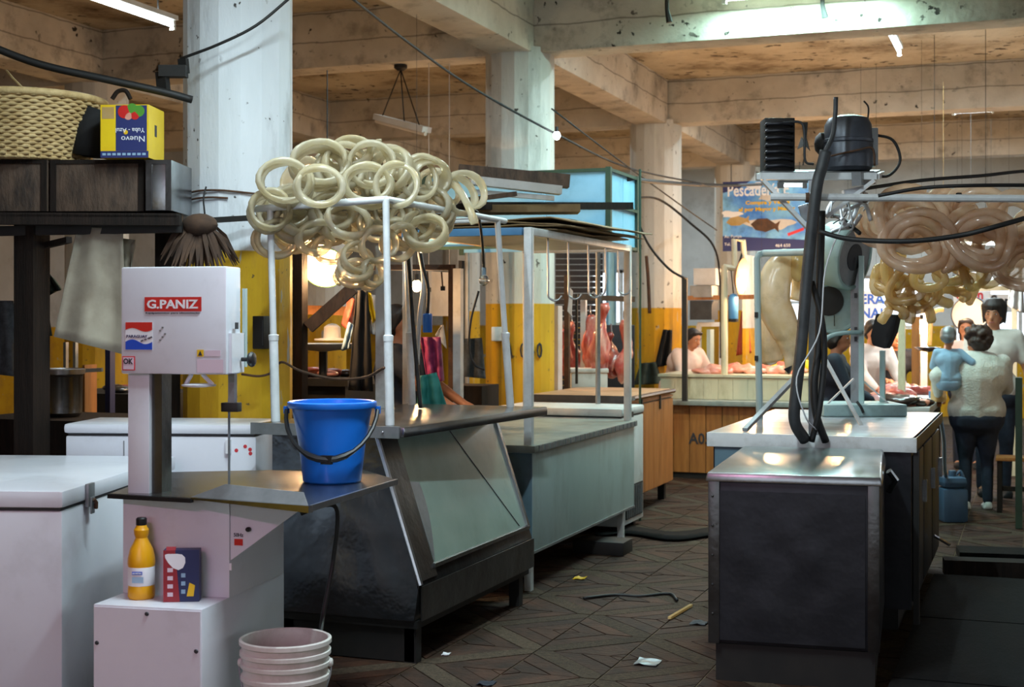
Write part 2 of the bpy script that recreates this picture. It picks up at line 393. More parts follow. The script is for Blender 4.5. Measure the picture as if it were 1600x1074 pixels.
# pavers: square cells of diagonal strips, the middle strip of each cell dotted; the diagonals change hands from cell to cell
CELL = .435
def clip(poly, n, lo, hi):
    for nn, dd in ((n, hi), (-n, -lo)):
        out = []
        for i in range(len(poly)):
            p, q = poly[i - 1], poly[i]; a, b = p.dot(nn) - dd, q.dot(nn) - dd
            if (a <= 0) != (b <= 0): out.append(p.lerp(q, a / (a - b)))
            if b <= 0: out.append(q)
        poly = out
        if not poly: return []
    return poly
PIECES = {}
for hand in (0, 1):
    n2 = Vector((1, 1 if hand else -1)).normalized(); g = .004; h = CELL / 2 - g
    sq = [Vector(p) for p in ((-h, -h), (h, -h), (h, h), (-h, h))]; e_ = [-.3075, -.255, -.155, -.055, .055, .155, .255, .3075]
    PIECES[hand] = []
    for k in range(7):
        pl = clip(sq, n2, e_[k] + g * .7, e_[k + 1] - g * .7)
        b = MB().prism([(p.x, p.y, -.006) for p in pl], (0, 0, .006)); me = bpy.data.meshes.new('paver')
        me.from_pydata(b.v, [], b.f); me.materials.append(MATS['paver_dotted' if k == 3 else 'paver']); PIECES[hand].append(me)
RT = random.Random(3); rest = MB(); npv = 0
for i in range(-12, 15):
    for j in range(-2, 40):
        cx, cy = -2.70 + CELL * (i + .5), 5.35 + CELL * j; d = -ST * cx + CT * cy; px = 800 + FPX * (CT * cx + ST * cy) / d if d > 1 else 0
        near = (-3 < i) and -.2 < j < 12 and 470 < px < 1140
        for k, me in enumerate(PIECES[(i + j) % 2]):
            dz = RT.uniform(-.0015, .0015)
            if near and npv < 295:
                o = bpy.data.objects.new('paver', me); COL.objects.link(o); o.parent = fl
                o.location = Vector((cx, cy, dz)) - fl.location; npv += 1
            else:
                rest.cur = 1 if k == 3 else 0
                rest.add([Vector(v.co) + Vector((cx, cy, dz)) for v in me.vertices], [tuple(p.vertices) for p in me.polygons])
o = rest.build('paver_field', ['paver', 'paver_dotted'], fl, smooth=False); o['kind'] = 'stuff'

ce = MB().box((-13.2, -5, ZC), (8.2, 24.6, ZC + .25)).build('ceiling', 'ceiling_paint'); struct(ce)
for x in XS:
    MB().box((x - .19, -5, ZB), (x + .19, 24.3, ZC)).build('beam', 'concrete', ce, bevel=.012)
for y in YS:
    for a, b in zip((-13.2,) + XS, XS + (8.2,)):
        MB().box((a + (.19 if a > -13 else 0), y - .17, ZB + .004), (b - (.19 if b < 8 else 0), y + .17, ZC)).build('beam', 'concrete', ce, bevel=.012)
COLUMNS = []
for x in XS[:3]:
    for y in YS[1:]:
        d = -ST * x + CT * y
        if x > 0 and y < 11: continue
        pr = []; r = .305; n = 16
        pts = [(x + r * math.cos(2 * math.pi * (k + .5) / n), y + r * math.sin(2 * math.pi * (k + .5) / n), 0) for k in range(n)]
        b = MB().prism(pts, (0, 0, ZB + .05)); c = b.build('column', 'col_white' if (x == -4.25 and y < 8) else 'col_pale', smooth=False); struct(c); COLUMNS.append((x, y, c))
# walls; daylight comes in through the openings of the back wall and of the front
def wall(name, boxes, mat='wall_grey'):
    b = MB()
    for a, c in boxes: b.box(a, c)
    o = b.build(name, mat, smooth=False); struct(o); return o
# back wall with three wide openings
yb = 24.3
OPEN = [(-7.6, -6.4, 1.5, 2.5), (-4.35, -1.75, 1.45, 2.35), (-1.3, .8, 1.0, 2.5), (1.6, 5.6, .9, 2.7)]
bx = []; x0 = -13.2
for a, c, z0, z1 in OPEN:
    bx += [((x0, yb, 0), (a, yb + .3, ZC)), ((a, yb, 0), (c, yb + .3, z0)), ((a, yb, z1), (c, yb + .3, ZC))]; x0 = c
bx.append(((x0, yb, 0), (8.2, yb + .3, ZC))); wall('wall_back', bx)
wall('wall_left', [((-13.2, -5, 0), (-12.9, 24.3, ZC))])
wall('wall_right', [((8, -5, 0), (8.2, 24.3, 1.0)), ((8, -5, 3.0), (8.2, 24.3, ZC)), ((8, -5, 1.0), (8.2, 1, 3.0)), ((8, 5, 1), (8.2, 9, 3)), ((8, 14, 1), (8.2, 24.3, 3))])
wall('wall_front', [((-13.2, -5.2, 0), (-4, -5, ZC)), ((3.5, -5.2, 0), (8.2, -5, ZC)), ((-4, -5.2, 3.2), (3.5, -5, ZC)), ((-4, -5.2, 0), (3.5, -5, .9))])
for k, (a, c, z0, z1) in enumerate(OPEN):
    w = MB()
    for x in (a + .03, (a + c) / 2, c - .03): w.box((x - .03, yb + .1, z0), (x + .03, yb + .16, z1))
    for z in (z0 + .03, (z0 + z1) / 2, z1 - .03): w.box((a, yb + .1, z - .025), (c, yb + .16, z + .025))
    o = w.build('window_%d' % (k + 1), 'white_paint'); struct(o)

# ------------------------------------------------------------------ fluorescent fixtures
def tube_light(label, p, q, power, on=True, hang=0, group='fluorescent tubes under the ceiling', tint=COOL, s=1.):
    p, q = Vector(p), Vector(q); mid = (p + q) / 2; ln = (q - p).length; t = thing('fluorescent_lamp', label, 'lamp', mid, group)
    ax = (q - p).normalized()
    up = Vector((0, 0, .05 * s))
    MB().bar(p + up, q + up, .07 * s, .035 * s).build('housing', 'white_old', t)
    MB().rod(p + ax * .03, q - ax * .03, .017 * s, 10).build('tube', 'tube_on' if on else 'tube_off', t)
    for e in (p, q):
        MB().bar(e - ax * .005, e + ax * .03 * (1 if e == p else -1), .035 * s, .075 * s).build('lamp_holder', 'white_old', t)
    if on and power:
        lamp_area('tube_glow', mid + Vector((0, 0, -.022)), ln * .95, .035, power, tint, t, rot=(0, 0, math.atan2(ax.y, ax.x)))
        if s == 1.: lamp_area('tube_spill', mid + Vector((0, 0, .075)), ln * .95, .05, power * .3, tint, t, rot=(math.pi, 0, math.atan2(ax.y, ax.x)))
    return t
def rods_up(t, pts, z):
    for p in pts: MB().rod(p, (p.x, p.y, z), .006, 6).build('hanger_rod', 'black_iron', t)
def tl(label, c, along, ln, power, z=None, ceil=ZC, **k):
    c = Vector(c); a = Vector((0, 1, 0)) if along == 'y' else Vector((1, 0, 0)); p, q = c - a * ln / 2, c + a * ln / 2
    t = tube_light(label, p, q, power, **k); rods_up(t, [p + a * .2 + Vector((0, 0, .06)), q - a * .2 + Vector((0, 0, .06))], ceil); return t
tl('lit fluorescent tube high at the top left beside the white column', (-5.82, 8.05, 3.72), 'y', 1.2, 14)
tl('short lit fluorescent tube under the ceiling slab right of the big beam', (-1.25, 13.55, 4.2), 'y', 1.2, 40)
tl('small distant lit tube under the far ceiling above the compressor', (-.75, 18.6, 4.22), 'x', .5, 50)
tl('lit tube mounted in front of the big cross beam, throwing a cyan glow on it', (-1.75, 11.12, 4.16), 'x', 1.2, 75, tint=(.55, 1.0, .95))
tl('lit tube hanging over the near aisle in front of the counters', (-1.55, 4.2, 3.75), 'y', 1.2, 88)
tl('added fill tube above the view over the bandsaw, in front of the near column', (-3.0, 5.2, 3.8), 'y', 1.2, 44)  # added tube above the view, brightens the near column
tl('added pink fill tube over the aisle, unseen behind the camera', (-2.2, .6, 2.9), 'x', 1.2, 44, tint=PINK)  # added tube out of view, throws pink light on the front faces
tl('added fill tube above the view over the aisle between the white columns', (-2.6, 9.1, 3.95), 'y', 1.2, 40)  # added tube above the view, brings cool light to the green cabinet
for k, (x_, y_, pw) in enumerate(((-2.3, 12.15, 34), (-6.5, 12.15, 16), (-2.0, 16.85, 45), (-6.5, 16.85, 24), (-2.2, 21.6, 60), (-6.0, 21.6, 40))):  # added tubes, hidden by the beams, that brighten the back of the hall
    tl(('added fill tube hidden behind the big cross beam', 'added fill tube hidden behind the cross beam left of the second column', 'added fill tube hidden behind the cross beam of the third column', 'added fill tube hidden behind the far left cross beam', 'added fill tube hidden near the back wall at the right', 'added fill tube hidden near the back wall at the left')[k], (x_, y_, 4.24), 'x', 1.2, pw)
t = tube_light('added fill tube hidden behind the tan casings over the far meat stall', at(1440, 380, 14.0), at(1560, 380, 13.6), 26)  # added unseen tube that brightens the far stall
for q_ in (at(1460, 376, 13.93), at(1540, 376, 13.66)): MB().rod(q_, (q_.x, q_.y, ZC), .003, 5).build('hanger_rod', 'black_iron', t)
# ------------------------------------------------------------------ display case of bent steel sheet
def Lx(loc, rz, p): c, s = math.cos(rz), math.sin(rz); return Vector((loc[0] + p[0] * c - p[1] * s, loc[1] + p[0] * s + p[1] * c, loc[2] + p[2]))
CY0, CY1 = 5.95, 7.50
t = thing('display_case', 'dark steel butcher display case with slanted greenish glass front beside the bandsaw', 'display case', (-3.05, 6.7, 0))
sec = [(-3.45, .20), (-2.70, .20), (-2.675, .37), (-2.90, 1.055), (-3.45, 1.055)]
b = MB(); n = 9; m_ = 6                                   # the near end panel is dented sheet metal
body = MB().prism([(x, CY0, z) for x, z in sec], (0, CY1 - CY0, 0)); body.build('body', 'steel_dark', t, bevel=.006)
g = []
for i in range(13):
    v = i / 12; z = .205 + .845 * v; xr = -2.70 + (.025 * min(1, (z - .2) / .17) if z < .37 else .025 - (z - .37) / .685 * .225)
    g.append([(-3.445 + (xr + 3.445) * j / 14, CY0 - .008 - .028 * (.7 + noise.noise(Vector((j * .42, i * .36, 2)))) * math.sin(math.pi * j / 14) * math.sin(math.pi * v), z) for j in range(15)])
MB().sheet(g).build('dented_end_panel', 'steel_bent', t, smooth=True)
dn = Vector((.951, 0, .312))                                # outward normal of the slanted front
def slant(y, v): return Vector((-2.675 - .225 * v, y, .37 + .685 * v))
for a, c, w in (((CY0 + .004, 0.0), (CY0 + .004, 1.0), .022),):
    MB().tube([slant(a[0], a[1]) + dn * .004, slant(c[0], c[1]) + dn * .004], .014, 8).build('corner_bead', 'steel_bright', t)
MB().prism([slant(CY0 + .01, .02) + dn * .002, slant(CY0 + .20, .02) + dn * .002, slant(CY0 + .20, .99) + dn * .002, slant(CY0 + .01, .99) + dn * .002], dn * .008).build('front_frame', 'steel_dark', t)
y0, y1, v0, v1 = CY0 + .20, CY1 - .05, .10, .98
MB().prism([slant(y0, v0) + dn * .001, slant(y1, v0) + dn * .001, slant(y1, v1) + dn * .001, slant(y0, v1) + dn * .001], dn * .004).build('glass_pane', 'glass_green', t)
ov = [slant(y0 + .012, v0 + .01)] + [slant(y0 + .012 + .10 * math.sin(math.pi * k / 9 * .62 + .1), v0 + .02 + .52 * k / 9) for k in range(10)] + [slant(y0 + .004, .66)]
MB().prism([p + dn * .0052 for p in ov], dn * .003).build('mended_pane', 'galv', t)
MB().tube([slant(y0 + .62, v1) + dn * .007, slant(y1 - .1, v0 + .02) + dn * .007], .0025, 5).build('crack', 'ink', t)
for nm, p, q in (('frame_rail', slant(y0 - .02, v0 - .01), slant(y1 + .01, v0 - .01)), ('frame_rail', slant(y1 + .015, v0 - .02), slant(y1 + .015, v1)), ('frame_rail', slant(y0, v1), slant(y1, v1))):
    MB().bar(p + dn * .008, q + dn * .008, .03, .018).build(nm, 'steel', t)
MB().prism([(-2.668, CY0 + .002, .205), (-2.668, CY1, .205), (-2.668, CY1, .365), (-2.668, CY0 + .002, .365)], (.006, 0, 0)).build('kick_plate', 'steel_dark', t)
top = [(-3.50, 5.88), (-2.72, 5.88), (-2.60, 7.56), (-3.48, 7.56)]
MB().prism([(x, y, 1.057) for x, y in top], (0, 0, .05)).build('countertop', 'steel', t, bevel=.012)
MB().bar((-3.52, 5.872, 1.082), (-2.74, 5.872, 1.082), .012, .055).build('top_trim', 'galv', t)
for k in range(3):
    MB().ell((-2.82 - k * .25, 5.862, 1.082), .006, 8, 5).build('rivet', 'steel_bright', t)
MB().box((-3.44, CY0 + .01, .165), (-2.69, CY1 - .01, .20)).build('base_frame', 'black_iron', t)
for x in (-3.38, -2.735):
    for y in (CY0 + .06, CY1 - .1):
        MB().box((x - .03, y - .03, 0), (x + .03, y + .03, .17)).build('leg', 'black_iron', t)
MB().box((-3.40, CY0 + .03, .005), (-2.715, CY0 + .05, .165)).build('plinth_board', 'black_iron', t)

# pipe frame on the case
PA, PB_, PC, PD_ = (-3.46, 6.0), (-2.84, 5.98), (-2.79, 7.46), (-3.40, 7.46)
t = thing('pipe_frame', 'white painted pipe frame standing on the steel display case', 'frame', (-3.1, 6.7, 1.107))
lean = {0: (-.03, 0), 1: (-.02, 0), 2: (-.06, -.05), 3: (-.04, 0)}
tops = []
for k, (x, y) in enumerate((PA, PB_, PC, PD_)):
    dx, dy = lean[k]; zt = 2.165 if k else 2.14; tops.append(Vector((x + dx, y + dy, zt)))
    p = MB().tube([(x, y, 1.107), (x + dx * .4, y + dy * .4, 1.52)], .022, 12).tube([(x + dx * .4, y + dy * .4, 1.5), tops[-1]], .0165, 12).build('post', 'white_paint', t)
    MB().lathe([(.024, 0), (.025, .025), (.018, .03)], (x + dx * .38, y + dy * .38, 1.50), 12).build('coupling', 'white_paint', p)
for a, c in ((0, 1), (1, 2), (2, 3), (3, 0)):
    MB().rod(tops[a] + (Vector((-.12, 0, 0)) if a == 0 else Vector((0, 0, 0))), tops[c] + (Vector((0, .12, 0)) if (a, c) == (1, 2) else Vector((0, 0, 0))), .017, 12).build('top_rail', 'white_paint', t)
for k in range(7):                                            # wire mesh that carries the casings
    y = 6.1 + k * .21; MB().rod((-3.48, y, 2.165), (-2.87, y, 2.172), .004, 6).build('cross_wire', 'galv', t)

# ------------------------------------------------------------------ gut casings
def ring_pts(c, nrm, r, turns=1.0, a0=0, pitch=.0, wob=.0, rng=R, n=22, squash=1.0):
    c = Vector(c); x, y = frame_of(Vector(nrm)); z = Vector(nrm).normalized(); out = []; m = int(n * turns)
    for i in range(m + 1):
        a = a0 + 2 * math.pi * turns * i / m
        rr = r * (1 + wob * math.sin(a * 1.7 + a0)); out.append(c + x * rr * math.cos(a) + y * rr * squash * math.sin(a) + z * (pitch * i / m - pitch / 2))
    return out
RC = random.Random(21)
LAB_L = 'pale translucent gut casing loop in the heap on the white pipe frame'
def casing(c, nrm, r, tr, mat, lab, grp, turns=1.15, a0=0, pitch=.06, squash=1.0, wob=.10, wide=1.0):
    """a curl of half-flattened gut: cross-section wide along the curl's axis, thin across it"""
    c = Vector(c); z = Vector(nrm).normalized(); x, y = frame_of(z); m = int(22 * turns); seg = 10; sq = RC.uniform(.74, 1.05); b = MB()
    for i in range(m + 1):
        a = a0 + 2 * math.pi * turns * i / m; rr = r * (1 + wob * math.sin(a * 1.3 + a0)); e = .45 if i in (0, m) else .85 if i in (1, m - 1) else 1 + .12 * math.sin(i * 1.1 + a0)
        rad = x * math.cos(a) + y * sq * math.sin(a); p = c + rad * rr + z * (pitch * i / m - pitch / 2); rad = rad.normalized()
        for k in range(seg):
            t_ = 2 * math.pi * k / seg; b.v.append(p + rad * (tr * .8 * e * math.cos(t_)) + z * (tr * wide * e * math.sin(t_)))
    for i in range(m):
        for k in range(seg): l = (k + 1) % seg; b.f.append((i * seg + k, i * seg + l, (i + 1) * seg + l, (i + 1) * seg + k)); b.mi.append(0)
    b.f += [tuple(reversed(range(seg))), tuple(m * seg + k for k in range(seg))]; b.mi += [0, 0]
    return tag(b.build('gut_casing', mat, smooth=True), lab, 'gut casing', grp)
camd = Vector((ST, -CT, 0))                                    # towards the camera
def cpile(px, py, d, r_px, mat='casing', tilt=None, tr=.022, lab=None, **k):
    nrm = (camd + Vector(tilt or (RC.uniform(-.7, .7), RC.uniform(-.5, .5), RC.uniform(-.5, .6)))).normalized()
    d += .40
    casing(at(px, py, d), nrm, r_px * d / FPX, tr, mat, lab or LAB_L, 'gut casings heaped on the pipe frame', a0=RC.uniform(0, 6.28), **k)
NAMED = {(446, 286): 'leftmost pale casing loop bulging past the top left corner of the pipe frame', (548, 243): 'pale casing loop at the very top of the heap',
         (500, 290): 'round pale casing loop facing forward above the front rail of the pipe frame', (622, 288): 'pale casing loop just right of the front pipe upright, above the rail',
         (420, 330): 'pale casing loop hanging outside the left pipe upright, upper one', (430, 372): 'pale casing loop hanging outside the left pipe upright, lower one',
         (665, 362): 'pale casing loop hanging below the right rail of the pipe frame', (552, 425): 'lowest pale casing loop dangling in front of the dish lamp', (718, 300): 'rightmost pale casing loop on edge above the right rail'}
# the clear front ones, then the heap behind
for px, py, d, r, ti in ((446, 286, 6.35, 40, (.3, 0, .2)), (497, 258, 6.5, 42, (.1, 0, .3)), (500, 290, 6.2, 36, (0, 0, 0)), (548, 243, 6.7, 36, (-.2, 0, .5)),
                         (580, 255, 6.6, 33, (.2, 0, .1)), (622, 288, 6.3, 32, (-.1, 0, .1)), (575, 290, 6.35, 36, (.2, .1, .2)), (655, 275, 6.7, 32, (.5, 0, .2)),
                         (530, 262, 6.6, 34, (.6, .2, .3)), (690, 292, 6.9, 34, (.9, .2, .5)), (718, 300, 6.9, 36, (1.4, 0, .3)), (608, 250, 6.8, 36, (.5, 0, .9)),
                         (420, 330, 6.4, 30, (.2, 0, .1)), (430, 372, 6.5, 32, (.3, 0, -.2)), (462, 345, 6.5, 34, (.5, 0, .4)), (492, 372, 6.5, 30, (.8, 0, .3)),
                         (665, 362, 6.6, 32, (-.2, 0, .2)), (640, 350, 6.7, 34, (.4, 0, .2)), (588, 382, 6.5, 28, (.9, 0, 0)), (545, 345, 6.5, 34, (.3, 0, .6)),
                         (600, 345, 6.7, 36, (-.3, 0, .4)), (560, 405, 6.5, 28, (.7, 0, .5)), (552, 425, 6.5, 24, (.2, 0, .8)), (578, 428, 6.55, 20, (1, 0, .2)),
                         (625, 375, 6.6, 30, (.6, 0, -.3)), (520, 385, 6.6, 30, (.2, 0, -.4)), (680, 335, 6.9, 28, (.3, 0, .4)), (520, 330, 6.6, 36, (.7, 0, .2))):
    cpile(px, py, d, r, tilt=ti, tr=RC.uniform(.017, .022), turns=RC.choice((1.2, 1.7, 2.3)), pitch=RC.uniform(.07, .15), wide=RC.choice((1.0, 1.5, 2.1)), lab=NAMED.get((px, py)))
for k in range(34):
    px = RC.uniform(440, 690); py = RC.gauss(318, 24); d = RC.uniform(6.55, 7.3)
    cpile(px, py - (30 if 480 < px < 620 and k % 2 else 0), d, RC.uniform(28, 40), tr=RC.uniform(.017, .022), turns=RC.choice((1.3, 2.2)), pitch=RC.uniform(.05, .14), wide=RC.choice((1.0, 1.6, 2.3)))
o = MB().tube(spline([at(690, 300, 7.3), at(706, 288, 7.25), at(722, 304, 7.2), at(735, 330, 7.1), at(742, 350, 7.1)], 5), [.02] * 17 + [.024] * 3 + [.019], 10).build('gut_casing', 'casing', smooth=True)
tag(o, 'loose end of gut casing drooping over the right rail of the white pipe frame', 'gut casing', 'gut casings heaped on the pipe frame')

# ------------------------------------------------------------------ bandsaw
SL = at(146, 944, 5.15); SRZ = math.radians(7.1); SL.z = 0
t = thing('bandsaw', 'white butcher bandsaw with steel table and boxed motor base', 'bandsaw', Lx(SL, SRZ, (.21, .4, 0)))
SAWX = 1.108                                            # width of the saw relative to its drawing
def S(b): b.v = [Vector((q_.x * SAWX, q_.y, q_.z)) for q_ in b.v]; return b.xf(SL, SRZ)
def LS(q_): return Lx(SL, SRZ, (q_[0] * SAWX, q_[1], q_[2]))
base = S(MB().box((0, 0, .02), (.388, .76, .56))).build('base', 'white_enamel', t, bevel=.004)
cp = S(MB().box((.004, -.004, .025), (.384, 0, .552))).build('cover_plate', 'white_enamel', t)
for x, z in ((.015, .42), (.37, .41), (.195, .535)): S(MB().lathe([(.0001, .0), (.008, .001), (.006, .005)], (x, -.004, z), 10, (0, -1, 0))).build('screw', 'ink', cp)
S(MB().box((.0, .215, .56), (.395, .74, .925))).build('body', 'white_enamel', t, bevel=.004)
S(MB().box((.012, .23, .925), (.092, .36, 1.40))).build('column', 'white_enamel', t, bevel=.003)
S(MB().box((.094, .25, .93), (.13, .33, 1.40))).build('column_plate', 'steel_dark', t)
hd = S(MB().box((-.002, .205, 1.395), (.388, .335, 1.80))).build('wheel_housing', 'white_enamel', t, bevel=.008)
S(MB().box((.389, .225, 1.40), (.40, .335, 1.55))).build('door_lip', 'white_enamel', hd)
S(MB().box((.391, .34, 1.42), (.402, .36, 1.72))).build('back_lip', 'mint', hd)
fy = .2035
def decal(nm, x0, x1, z0, z1, mat, par=hd, y=fy, th=.0012): return S(MB().box((x0, y - th, z0), (x1, y, z1))).build(nm, mat, par)
bd = decal('brand_plate', .088, .298, 1.632, 1.686, 'red'); bd['label'] = 'red plate with white G.PANIZ lettering'
sr, su = Lx((0, 0, 0), SRZ, (1, 0, 0)), Vector((0, 0, 1))
text('brand_lettering', 'G.PANIZ', LS((.097, fy - .0016, 1.642)), sr, su, .056, 'white', hd, bold=.0014, fit=(.21, .034))
text('small_lettering', 'Equipamentos para alimentação', LS((.093, fy - .001, 1.621)), sr, su, .0125, 'ink', hd, fit=(.22, .008))
decal('flag_sticker', .016, .118, 1.485, 1.592, 'white')
def wavy(z, amp, top):
    pts = [LS((.017 + .1 * k / 12, fy - .0018, z + amp * math.sin(2 * math.pi * k / 12))) for k in range(13)]
    e = [LS((.117, fy - .0018, top)), LS((.017, fy - .0018, top))]; return MB().prism(pts + e, Lx((0, 0, 0), SRZ, (0, -.0006, 0)))
wavy(1.562, .007, 1.591).build('red_wave', 'red', hd); wavy(1.517, .009, 1.487).build('blue_wave', 'blue', hd)
text('flag_lettering', 'PARAGUAY', LS((.021, fy - .0024, 1.532)), sr, su, .0185, 'navy', hd, fit=(.086, .011))
text('flag_script', 'en su casa', LS((.075, fy - .0024, 1.514)), (sr + su * .35).normalized(), (su - sr * .35).normalized(), .0125, 'ink', hd)
decal('sticker_border', .004, .052, 1.408, 1.462, 'ink_red'); decal('sticker', .008, .048, 1.412, 1.458, 'pinkish', y=fy - .0012)
text('sticker_lettering', 'OK', LS((.0095, fy - .0026, 1.432)), sr, su, .03, 'ink', hd, bold=.0008, fit=(.04, .022))
decal('warning_triangle_label', .282, .306, 1.462, 1.488, 'yellow')
S(MB().prism([(.286, fy - .0018, 1.466), (.302, fy - .0018, 1.466), (.294, fy - .0018, 1.484)], (0, -.0006, 0))).build('warning_triangle', 'ink', hd)
decal('warning_text', .311, .368, 1.464, 1.486, 'pinkish'); decal('notice', .282, .378, 1.402, 1.452, 'pinkish')
for k in range(5): decal('smudge', .142 + .009 * (k % 3), .149 + .009 * (k % 3), 1.52 + .012 * k, 1.526 + .012 * k, 'galv')
S(MB().box((.4005, .25, 1.565), (.4015, .28, 1.59))).build('side_print', 'ink', hd)
S(MB().tube([(.405, .30, 1.45), (.43, .30, 1.45)], .008, 8).lathe([(.008, 0), (.026, .004), (.03, .012), (.026, .02), (.01, .024)], (.43, .30, 1.45), 12, (1, 0, 0))).build('tension_knob', 'black_plastic', t)
S(MB().tube([(.245, .24, 1.395), (.22, .25, 1.355)], .008, 6).tube([(.285, .24, 1.395), (.32, .25, 1.355)], .008, 6).lathe([(.02, 0), (.058, .004), (.06, .010), (.04, .014)], (.268, .25, 1.345), 24)).build('hand_wheel', 'white_enamel', t)
S(MB().box((.355, .30, 1.27), (.378, .325, 1.395))).build('guide_post', 'galv', t)
S(MB().box((.330, .295, 1.25), (.392, .335, 1.285))).build('blade_guide', 'black_iron', t, bevel=.003)
S(MB().box((.349, .312, .93), (.3515, .328, 1.30))).build('saw_blade', 'galv', t)
q = [on_z(170, 772, .94), on_z(300, 779, .94), on_z(482, 792, .94), on_z(620, 750, .94), on_z(560, 732, .94), on_z(262, 738, .94)]
MB().prism([p - Vector((0, 0, .006)) for p in q], (0, 0, .006)).build('table_top', 'steel', t)
fl_ = [on_z(298, 778, .945), on_z(482, 791, .945)]
MB().prism([at(298, 777, 5.22), at(482, 793, 4.96), at(474, 770, 5.02), at(352, 757, 5.2)], (-.002, .006, 0)).build('slide_plate', 'galv', t)
MB().prism([fl_[0], fl_[1], fl_[1] - Vector((0, 0, .025)), fl_[0] - Vector((0, 0, .006))], (.006, .02, 0)).build('table_flange', 'steel', t)
MB().bar(q[0] - Vector((0, 0, .008)), q[1] - Vector((0, 0, .008)), .02, .016).build('table_lip', 'steel_black', t)
MB().bar(q[2] - Vector((0, 0, .008)), q[3] - Vector((0, 0, .008)), .012, .022).build('table_lip', 'steel_bright', t)
gs = S(MB().prism([(.397, .22, .925), (.397, .22, .70), (.68, .22, .925)], (0, .012, 0))).build('gusset', 'white_enamel', t)
S(MB().box((.412, .217, .758), (.442, .2195, .782))).build('red_label', 'red', gs)
text('frequency_print', '50Hz', LS((.41, .2185, .79)), sr, su, .021, 'ink', gs, fit=(.037, .014))
S(MB().lathe([(.0001, 0), (.009, .001), (.009, .012), (.006, .016)], (.465, .218, .82), 10, (0, -1, 0))).build('knob', 'black_plastic', gs)
S(MB().box((.396, .212, .665), (.404, .222, .69))).build('catch', 'white', t)
for x in (.05, .34): S(MB().box((x - .02, .05, 0), (x + .02, .70, .02))).build('foot', 'black_iron', t)

# things on and by the saw
p = on_z(519, 752, .943); p.z = .941
t = thing('blue_bucket', 'bright blue plastic bucket with black handle on the bandsaw table', 'bucket', p)
MB().lathe([(.0001, 0), (.112, 0), (.118, .006), (.135, .15), (.160, .285), (.162, .30), (.178, .302), (.182, .312), (.181, .325), (.172, .329), (.160, .326), (.155, .29), (.128, .12), (.108, .012), (.0001, .010)], p, 40).build('shell', 'blue_plastic', t, smooth=None)
hl = [p + Vector((.188 * math.cos(a) * CT + .0, .188 * math.cos(a) * ST, 0)) for a in ()]
ca = Vector((CT, ST, 0)); pts = [p + ca * (-.186 * math.cos(math.pi * k / 16)) + camd * (.17 * math.sin(math.pi * k / 16)) + Vector((0, 0, .295 - .19 * math.sin(math.pi * k / 16))) for k in range(17)]
hd = MB().tube(pts, [.009] * 6 + [.014] * 5 + [.009] * 6, 8).build('handle', 'black_plastic', t)
for s in (-1, 1): MB().cbox(p + ca * .186 * s + Vector((0, 0, .292)), (.018, .018, .03)).build('handle_lug', 'blue_plastic', t)
MB().cbox(pts[8] + Vector((0, 0, .0)), (.045, .02, .035)).build('grip', 'black_plastic', hd)

p = at(446, 500, 5.22); p.z = 0
t = thing('white_pail', 'white ribbed plastic pail on the floor beside the bandsaw base', 'bucket', p)
MB().lathe([(.0001, 0), (.14, 0), (.145, .01), (.152, .24), (.156, .27), (.164, .275), (.164, .29), (.156, .295), (.157, .32), (.166, .324), (.166, .338), (.158, .342), (.159, .36), (.168, .364), (.168, .378), (.16, .382), (.161, .40), (.17, .405), (.17, .42), (.162, .424), (.157, .42), (.146, .02), (.0001, .02)], p, 44).build('shell', 'white_bucket', t)
pts = [p + ca * (-.172 * math.cos(math.pi * k / 14)) + camd * (.06 * math.sin(math.pi * k / 14)) * 1 + Vector((0, 0, .33 - .20 * math.sin(math.pi * k / 14))) for k in range(15)]
MB().tube(pts, .003, 6).build('wire_handle', 'galv', t)
for s in (-1, 1): MB().lathe([(.001, 0), (.016, .001), (.016, .012), (.01, .016)], p + ca * .160 * s + Vector((0, 0, .33)), 12, ca * s).build('handle_ear', 'white_bucket', t)

p = on_z(221, 934, .562); p.z = .561
t = thing('bleach_bottle', 'yellow plastic bleach bottle with black cap on the bandsaw base', 'bottle', p)
MB().lathe([(.0001, 0), (.045, 0), (.050, .008), (.050, .035), (.048, .045), (.048, .115), (.051, .13), (.050, .15), (.042, .185), (.028, .21), (.022, .225), (.027, .24), (.028, .255), (.02, .268), (.018, .275), (.0001, .275)], p, 28).build('body', 'yellow_bottle', t)
MB().lathe([(.019, .272), (.02, .275), (.02, .296), (.016, .30), (.0001, .30)], p, 18).build('cap', 'black_plastic', t)
lb = MB().lathe([(.0485, .05), (.0492, .052), (.0492, .118), (.0485, .12)], p, 28).build('label', 'white', t)
MB().prism([p + camd * .0498 + Vector((CT, ST, 0)) * x + Vector((0, 0, z)) for x, z in ((-.022, .094), (.016, .094), (.016, .106), (-.022, .106))], camd * .001).build('label_band', 'blue', lb)
MB().prism([p + camd * .0498 + ca * x + Vector((0, 0, z)) for x, z in ((-.022, .064), (.02, .064), (.02, .086), (-.022, .086))], camd * .001).build('label_print', 'cloth_blue', lb)
text('label_lettering', 'LAVANDINA', p + camd * .0512 + ca * -.020 + Vector((0, 0, .0965)), ca, su, .0088, 'white', lb, fit=(.034, .007))

